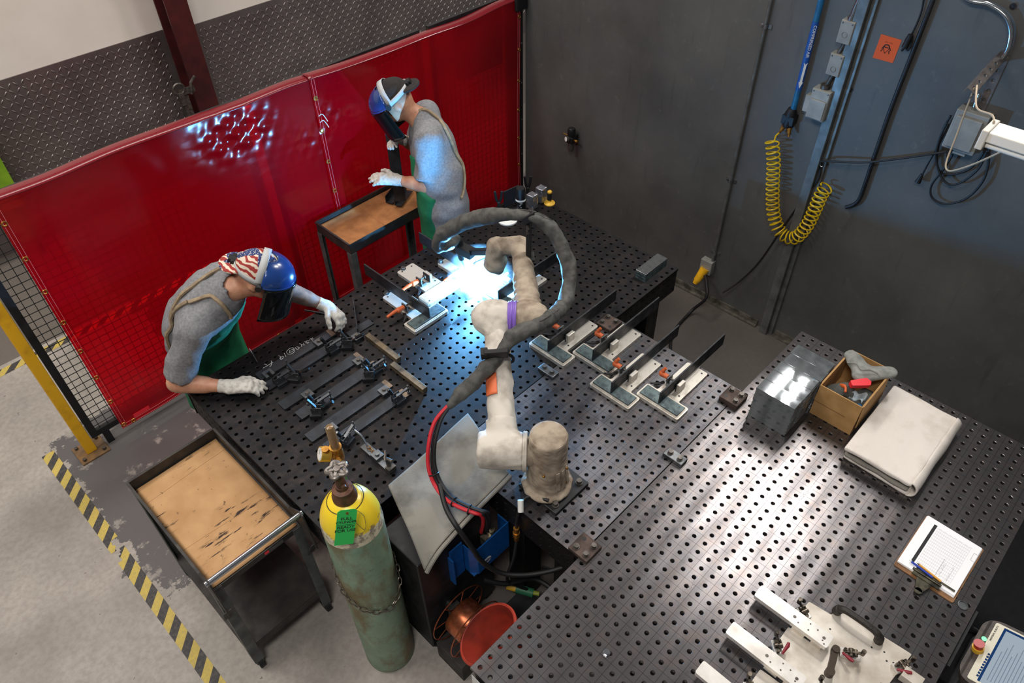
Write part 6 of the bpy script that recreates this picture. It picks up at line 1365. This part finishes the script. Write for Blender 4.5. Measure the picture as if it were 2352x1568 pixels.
def person(name, label, J, o):
    root = thing('person', label, 'person', (J['pelvis'][0], J['pelvis'][1], 0))
    g = {k: Vector(v) for k, v in J.items()}
    u_ = (g['fs']-g['ns']).normalized(); sp = (g['neck']-g['pelvis']).normalized(); fw = o['front']; fw = Vector(fw); fw = (fw-u_*fw.dot(u_)); fw = (fw-sp*fw.dot(sp)).normalized()
    hf, hs, hu = frame_of(o['face']); hd = g['head']; HM = Matrix((hs, hf, hu)).transposed()
    def torso(X, Y, Z, gr=0):
        d = s_cap(X, Y, Z, g['pelvis'], g['mid'], o['rp']+gr, o['rm']+gr, u_, 1.38)
        d = smin(d, s_cap(X, Y, Z, g['mid'], g['chest'], o['rm']+gr, o['rc']+gr, u_, 1.5), .05)
        d = smin(d, s_cap(X, Y, Z, g['ns'], g['fs'], .062+gr, .062+gr), .07)
        return smin(d, s_cap(X, Y, Z, g['chest'], g['neck'], o['rc']*.8+gr, .062+gr, u_, 1.25), .05)
    def arms(X, Y, Z, gr=0, upper=False):
        d = None
        for s, e, w in (('ns', 'ne', 'nw'), ('fs', 'fe', 'fw')):
            q = s_cap(X, Y, Z, g[s], g[e], .058+gr, .044+gr)
            if not upper: q = smin(q, s_cap(X, Y, Z, g[e], g[w], .044, .028), .02); q = smin(q, s_cap(X, Y, Z, g[e].lerp(g[w], .12), g[e].lerp(g[w], .5), .045, .038), .02)
            d = q if d is None else np.minimum(d, q)
        return d
    def head(X, Y, Z):
        d = s_ell(X, Y, Z, hd, (.076, .096, .112), HM)
        d = smin(d, s_ell(X, Y, Z, hd+hf*.045-hu*.075, (.050, .052, .045), HM), .03)       # jaw and chin
        d = smin(d, s_ell(X, Y, Z, hd+hf*.102-hu*.03, (.013, .020, .026), HM), .012)        # nose
        d = smin(d, s_ell(X, Y, Z, hd+hf*.086+hu*.012, (.052, .018, .010), HM), .014)       # brow
        d = smin(d, s_ell(X, Y, Z, hd+hf*.092-hu*.066, (.024, .012, .010), HM), .008)       # lips
        for s in (-1, 1):
            d = smin(d, s_ell(X, Y, Z, hd+hs*.079*s-hf*.006-hu*.018, (.009, .022, .032), HM), .006)
            d = smax(d, -s_ell(X, Y, Z, hd+hs*.032*s+hf*.101-hu*.006, (.016, .012, .009), HM), .008)
        return d
    def legs(X, Y, Z, gr=0):
        d = None
        for s in (-1, 1):
            h = g['pelvis']+u_*.095*s-Vector((0, 0, .03)); k = Vector((h.x, h.y, .50))+fw*.03; a = Vector((h.x, h.y, .09))
            q = smin(s_cap(X, Y, Z, h, k, .085+gr, .058+gr), s_cap(X, Y, Z, k, a, .058+gr, .042+gr), .02); d = q if d is None else smin(d, q, .01)
        return d
    def body(X, Y, Z):
        d = smin(torso(X, Y, Z, -.006), arms(X, Y, Z), .03)
        d = smin(d, s_cap(X, Y, Z, g['neck']-sp*.03, hd-hu*.06-hf*.015, .064, .056), .03); d = smin(d, head(X, Y, Z), .018)
        return smin(d, legs(X, Y, Z), .04)
    A = np.array([tuple(v) for v in g.values()]); lo, hi = A.min(0)-.22, A.max(0)+.2; lo[2] = .05
    mb = sdf_mb(body, lo, hi, .0105)
    V = np.array(mb.v); fc = V[[f[0] for f in mb.f]]
    if o.get('ink'):
        a, b_ = np.array(g['fe']), np.array(g['fw']); t = np.clip(((fc-a)@(b_-a))/((b_-a)@(b_-a)), .1, 1); dd = np.linalg.norm(fc-(a+t[:, None]*(b_-a)), axis=1); mb.m = [1 if x < .062 else 0 for x in dd]
    hb = (fc-np.array(hd)) @ np.array(HM); 
    mb.m = [2 if (-.115 < q[2] < -.035 and q[1] > .0 and o.get('beard')) else m for q, m in zip(hb, mb.m)]
    mb.build('body', [M['skin'], M['skin2'], M['hair']], root, angle=180)
    # t-shirt
    def shirt(X, Y, Z):
        d = torso(X, Y, Z, .012)
        for s, e in (('ns', 'ne'), ('fs', 'fe')):
            ax = (g[e]-g[s]); n = ax.normalized(); c = g[s]+ax*o.get('sleeve', .82); sv = o.get('slv', .020)
            q = smax(s_cap(X, Y, Z, g[s], g[e]+ax*.2, .060+sv*.8, .052+sv), (X-c.x)*n.x+(Y-c.y)*n.y+(Z-c.z)*n.z, .004); d = smin(d, q, .022)
        d = smin(d, s_cap(X, Y, Z, g['pelvis'], Vector((g['pelvis'].x, g['pelvis'].y, g['pelvis'].z-.16)), o['rp']+.016, o['rp']+.02, u_, 1.38), .03)
        d = smax(d, -s_cap(X, Y, Z, g['neck']+sp*.03+fw*.03, hd-hu*.03, .068, .075), .008)
        d = smax(d, o['hem']-Z, .006)
        return d+.0085*wrink(X, Y, Z*.8, 16, o['seed'])+.0035*wrink(X, Y, Z, 42, o['seed']+1)
    sdf_mb(shirt, lo-np.array([.03, .03, 0]), hi+.03, .0095).build('t_shirt', M['shirt'], root, angle=180)
    # apron
    def apron(X, Y, Z):
        d = torso(X, Y, Z, .028); d = smin(d, s_cap(X, Y, Z, g['pelvis'], Vector((g['pelvis'].x, g['pelvis'].y, .55)), o['rp']+.03, o['rp']+.04, u_, 1.3), .04)
        q = Vector(g['chest']); f_ = (X-q.x)*fw.x+(Y-q.y)*fw.y+(Z-q.z)*fw.z; l_ = (X-q.x)*u_.x+(Y-q.y)*u_.y+(Z-q.z)*u_.z; s_ = (X-q.x)*sp.x+(Y-q.y)*sp.y+(Z-q.z)*sp.z
        wd = np.where(s_ > -.12, .125, np.clip(.125+(-.12-s_)*.9, .125, .27))
        d = smax(d, np.where(s_ > -.2, o['apfront'], o['apfront']-np.clip((-.2-s_)*1.2, 0, o.get('apwrap', .05)))-f_, .01); d = smax(d, np.abs(l_)-wd, .01); d = smax(d, s_-o['aptop'], .008); d = smax(d, .52-Z, .01)
        return d+.003*wrink(X, Y, Z, 20, 95)
    sdf_mb(apron, lo-.03, hi+.05, .010).build('apron', M['apron'], root, angle=180)
    for nm, pts in o['straps']:
        q = np.array([tuple(p) for p in smooth(pts, 6)])
        for _ in range(14):
            ev = lambda a: np.minimum(shirt(a[:, 0], a[:, 1], a[:, 2]), apron(a[:, 0], a[:, 1], a[:, 2])); d0 = ev(q); gr = np.stack([(ev(q+np.eye(3)[i]*.004)-d0)/.004 for i in range(3)], 1)
            gr /= np.linalg.norm(gr, axis=1)[:, None]+1e-6; q = q-gr*(d0-.008)[:, None]*.7
        MB().tube(smooth([tuple(p) for p in q[::3]], 4), .0095, 6).build('apron_strap', M['strap'], root)
    # trousers and boots, mostly out of sight behind the table
    sdf_mb(lambda X, Y, Z: smax(smin(legs(X, Y, Z, .012), s_cap(X, Y, Z, g['pelvis'], g['pelvis']+Vector((0, 0, .03)), o['rp']+.004, o['rp']+.004, u_, 1.36), .04), .09-Z, .004), (lo[0], lo[1], .05), (hi[0], hi[1], g['pelvis'].z+.16), .014).build('trousers', M['jeans'], root, angle=180)
    for s in (-1, 1):
        h = g['pelvis']+u_*.095*s; a = Vector((h.x, h.y, .05)); fr = Vector((fw.x, fw.y, 0)).normalized()
        sdf_mb(lambda X, Y, Z: smax(smin(s_cap(X, Y, Z, a+Vector((0, 0, .07)), a, .052, .05), s_cap(X, Y, Z, a-fr*.05, a+fr*.15, .048, .042), .02), .001-Z, .004), (a.x-.26, a.y-.26, -.02), (a.x+.26, a.y+.26, .2), .009).build('boot', M['boot'], root, angle=180)
    for k, (w, gl) in enumerate((('nw', o['nglove']), ('fw', o['fglove']))):
        e = g['ne' if w == 'nw' else 'fe']; F, a, c = sdf_glove(g[w], gl['d'], gl['n'], gl['side'], gl['curl'], 1.0, gl.get('thumb', (.6, .5)), (g[w]-e).normalized())
        sdf_mb(F, a, c, .0042).build('work_glove', M['glove'], root, angle=180)
    # cap worn back to front
    cc = hd+hu*.022-hf*.004
    def cap(X, Y, Z):
        d = s_ell(X, Y, Z, cc, (.091, .112, .108), HM); t = (X-cc.x)*hu.x+(Y-cc.y)*hu.y+(Z-cc.z)*hu.z; f_ = (X-cc.x)*hf.x+(Y-cc.y)*hf.y+(Z-cc.z)*hf.z
        d = smax(d, -t+.004, .006)
        b1 = s_ell(X, Y, Z, cc-hf*.112+hu*.004, (.078, .066, .016), HM @ rotm('X', R(14))); return smin(d, b1, .01)+.0018*wrink(X, Y, Z, 50, o['seed']+4)
    a = np.array(hd)-.24; c = np.array(hd)+.24; sdf_mb(cap, a, c, .0065).build('cap', o['cap'], root, angle=180)
    # face shield: ratchet band, blue crown, dark visor
    S3 = lambda az, x, y, z: hd+hs*(math.sin(az)*x)+hf*(math.cos(az)*y)+hu*z
    b = MB(); b.grid(lambda p, q: S3(R(-180+360*p), .097, .117, .030+.028*(q-.5)+.030*math.cos(R(-180+360*p))*-.5), 48, 2); hband = b.build('head_band', M['band'], root, solid=.003)
    b = MB(); b.grid(lambda p, q: S3(R(-90+180*p), .097, .03, .0)*0+hd+hs*(math.cos(R(180*p))*.098)+hu*(.026+.113*math.sin(R(180*p)))+hf*(.012+.034*(q-.5)), 30, 2); b.build('crown_strap', M['band'], hband, solid=.003)
    b = MB(); c = hd-hf*.12+hu*.045; b.cyl(c+hf*.012, c-hf*.022, .019, n=14); b.box(c, (.06, .018, .03), HM); b.build('ratchet_knob', M['black'], hband, bevel=.003)
    def crown(p, q):
        az = R(-92+184*p); el = R(3+72*q); return hd+hs*(math.sin(az)*.118*math.cos(el))+hf*(.03+math.cos(az)*.132*math.cos(el))+hu*(.022+.098*math.sin(el))
    cro = MB().grid(crown, 36, 14).build('shield_crown', M['bcrown'], root, solid=.003)
    b = MB(); b.tube([crown(k/36, 0) for k in range(37)], .005, 8); b.build('crown_rim', M['bcrown'], cro)
    def vis(p, q): az = R(-78+156*p); return hd+hs*(math.sin(az)*.122)+hf*(.014+math.cos(az)*(.156+.012*q))+hu*(.024-.205*q)
    MB().grid(vis, 30, 10).build('visor', M['visor'], cro, solid=.0022)
    for s in (-1, 1): b = MB(); c = hd+hs*.122*s+hf*.02+hu*.025; b.cyl(c-hs*.006*s, c+hs*.010*s, .016, n=14); b.build('pivot_knob', M['black'], cro)
    return root, g, dict(u=u_, sp=sp, fw=fw, hd=hd, hf=hf, hs=hs, hu=hu)
def VV(*a): return [Vector(p) for p in a]
nw1 = P(530, 888, .988); nh1 = P(618, 882, .966); fw1 = P(752, 703, 1.02); fh1 = P(812, 752, .96)
J1 = dict(pelvis=(.86, 3.13, .97), mid=(.87, 3.03, 1.15), chest=(.895, 2.90, 1.29), neck=(.975, 2.80, 1.385), head=(1.085, 2.715, 1.44), ns=(.735, 2.785, 1.275), fs=(1.085, 2.935, 1.345), ne=(.585, 2.83, 1.01), nw=tuple(nw1), fe=(1.255, 2.86, 1.155), fw=tuple(fw1))
p1, g1, a1 = person('person', 'person in a grey t-shirt and stars-and-stripes cap leaning over the flat bars', J1, dict(front=(.35, -.93, .2), face=(.66, -.62, -.42), rp=.125, rm=.125, rc=.125, hem=.80, seed=101, sleeve=.84, cap=M['flag'], ink=True, apfront=.06, aptop=-.015,
    straps=[('a', VV((.80, 2.835, 1.345), (.87, 2.80, 1.385), (.885, 2.735, 1.37), (.90, 2.70, 1.31), (.905, 2.695, 1.265))), ('b', VV((.74, 2.92, 1.26), (.80, 2.88, 1.355), (.90, 2.87, 1.41), (1.0, 2.87, 1.41), (1.09, 2.84, 1.36), (1.09, 2.79, 1.29))), ('c', VV((.80, 2.84, 1.35), (.765, 2.90, 1.28), (.74, 2.98, 1.16), (.735, 3.02, 1.05)))],
    nglove=dict(d=nh1-nw1, n=(0, 0, 1), side=1, curl=(.35, .45, .55, .6), thumb=(.75, .5)), fglove=dict(d=fh1-fw1+Vector((0, 0, -.02)), n=(.35, .35, 1), side=-1, curl=(.8, .85, .8, .7), thumb=(.7, .6))))
nw2 = P(908, 412, 1.15); 
J2 = dict(pelvis=(2.52, 3.065, .98), mid=(2.545, 3.12, 1.16), chest=(2.565, 3.185, 1.32), neck=(2.555, 3.245, 1.475), head=(2.445, 3.335, 1.60), ns=tuple(P(983, 322, 1.43)), fs=(2.68, 3.36, 1.41), ne=tuple(P(982, 428, 1.15)), nw=tuple(nw2), fe=(2.66, 3.47, 1.16), fw=(2.53, 3.45, 1.27))
p2, g2, a2 = person('person', 'person in a dark cap and grey t-shirt standing at the rear cart', J2, dict(front=(-.7, .7, 0), face=(-.62, .60, -.52), rp=.132, rm=.130, rc=.120, hem=.78, seed=131, sleeve=.80, cap=M['capd'], slv=.030, apfront=.03, apwrap=.04, aptop=-.03,
    straps=[('a', VV((2.50, 3.27, 1.53), (2.545, 3.20, 1.53), (2.60, 3.14, 1.49), (2.59, 3.09, 1.45), (2.60, 3.03, 1.36), (2.605, 2.99, 1.24), (2.57, 2.965, 1.14), (2.50, 2.97, 1.06)))],
    nglove=dict(d=(-.55, .62, .05), n=(-.3, -.3, .9), side=-1, curl=(.35, .3, .3, .4), thumb=(.8, .4)), fglove=dict(d=(-.62, -.25, .25), n=(.1, .5, .8), side=1, curl=(.5, .5, .5, .5), thumb=(.7, .5))))
# upright angle iron between the rear welder's hands
zb_ = .862; q = P(908, 462, zb_); zt_ = PL(884, 298, 1, q.y).z
b = MB(); d1, d2 = V3(.75, -.66, 0), V3(.66, .75, 0)
b.bar(q+d1*.035, V3(q.x, q.y, zt_)+d1*.035, .07, .006, up=d2); b.bar(q+d2*.03, V3(q.x, q.y, zt_)+d2*.03, .006, .06, up=d2)
tag(b.build('angle_iron', M['blackbar'], None), 'tall dark angle iron held upright by the rear welder', 'angle iron', 'angle iron pieces in the rear cart')
# ------------------------------------------------------------------ light
def area(name, loc, target, size, power, col, sy=None):
    l = bpy.data.lights.new(name, 'AREA'); l.energy = power; l.color = col; l.shape = 'RECTANGLE'; l.size = size; l.size_y = sy or size
    o = bpy.data.objects.new(name, l); COL.objects.link(o); o.location = loc; d = Vector(target)-Vector(loc); o.rotation_euler = d.to_track_quat('-Z', 'Y').to_euler(); return o
area('ceiling_light', (-1.2, 3.4, 6.2), (-.4, 3.2, 0), 2.6, 155, (1, .94, .87), 1.2)
area('ceiling_light', (2.0, 4.7, 6.4), (2.0, 5.4, 0), 4.5, 170, (1, .95, .9), .6)
for (x, y, pw_) in ((4.75, 1.12, 54), (6.65, 1.76, 80)):
    for dy in (-.09, .09): area('ceiling_tube', (x, y+dy, 5.0), (x, y+dy, 0), 1.25, pw_, (1, .97, .93), .05)
area('ceiling_light', (-1.0, -.3, 5.8), (.6, 1.7, .4), 1.2, 120, (1, .96, .92), .5)
pl = bpy.data.lights.new('arc_light', 'POINT'); pl.energy = 270; pl.color = (.12, .48, 1.0); pl.shadow_soft_size = .008
po = bpy.data.objects.new('arc_light', pl); COL.objects.link(po); po.location = (2.158, 2.374, .985)
w = bpy.data.worlds.new('hall'); SC.world = w; w.use_nodes = True; bg = w.node_tree.nodes['Background']; bg.inputs[0].default_value = (.9, .92, 1, 1); bg.inputs[1].default_value = .11
SC.view_settings.view_transform = 'Standard'; SC.view_settings.look = 'None'; SC.view_settings.gamma = 1; SC.view_settings.exposure = 0
SC.view_settings.use_curve_mapping = False
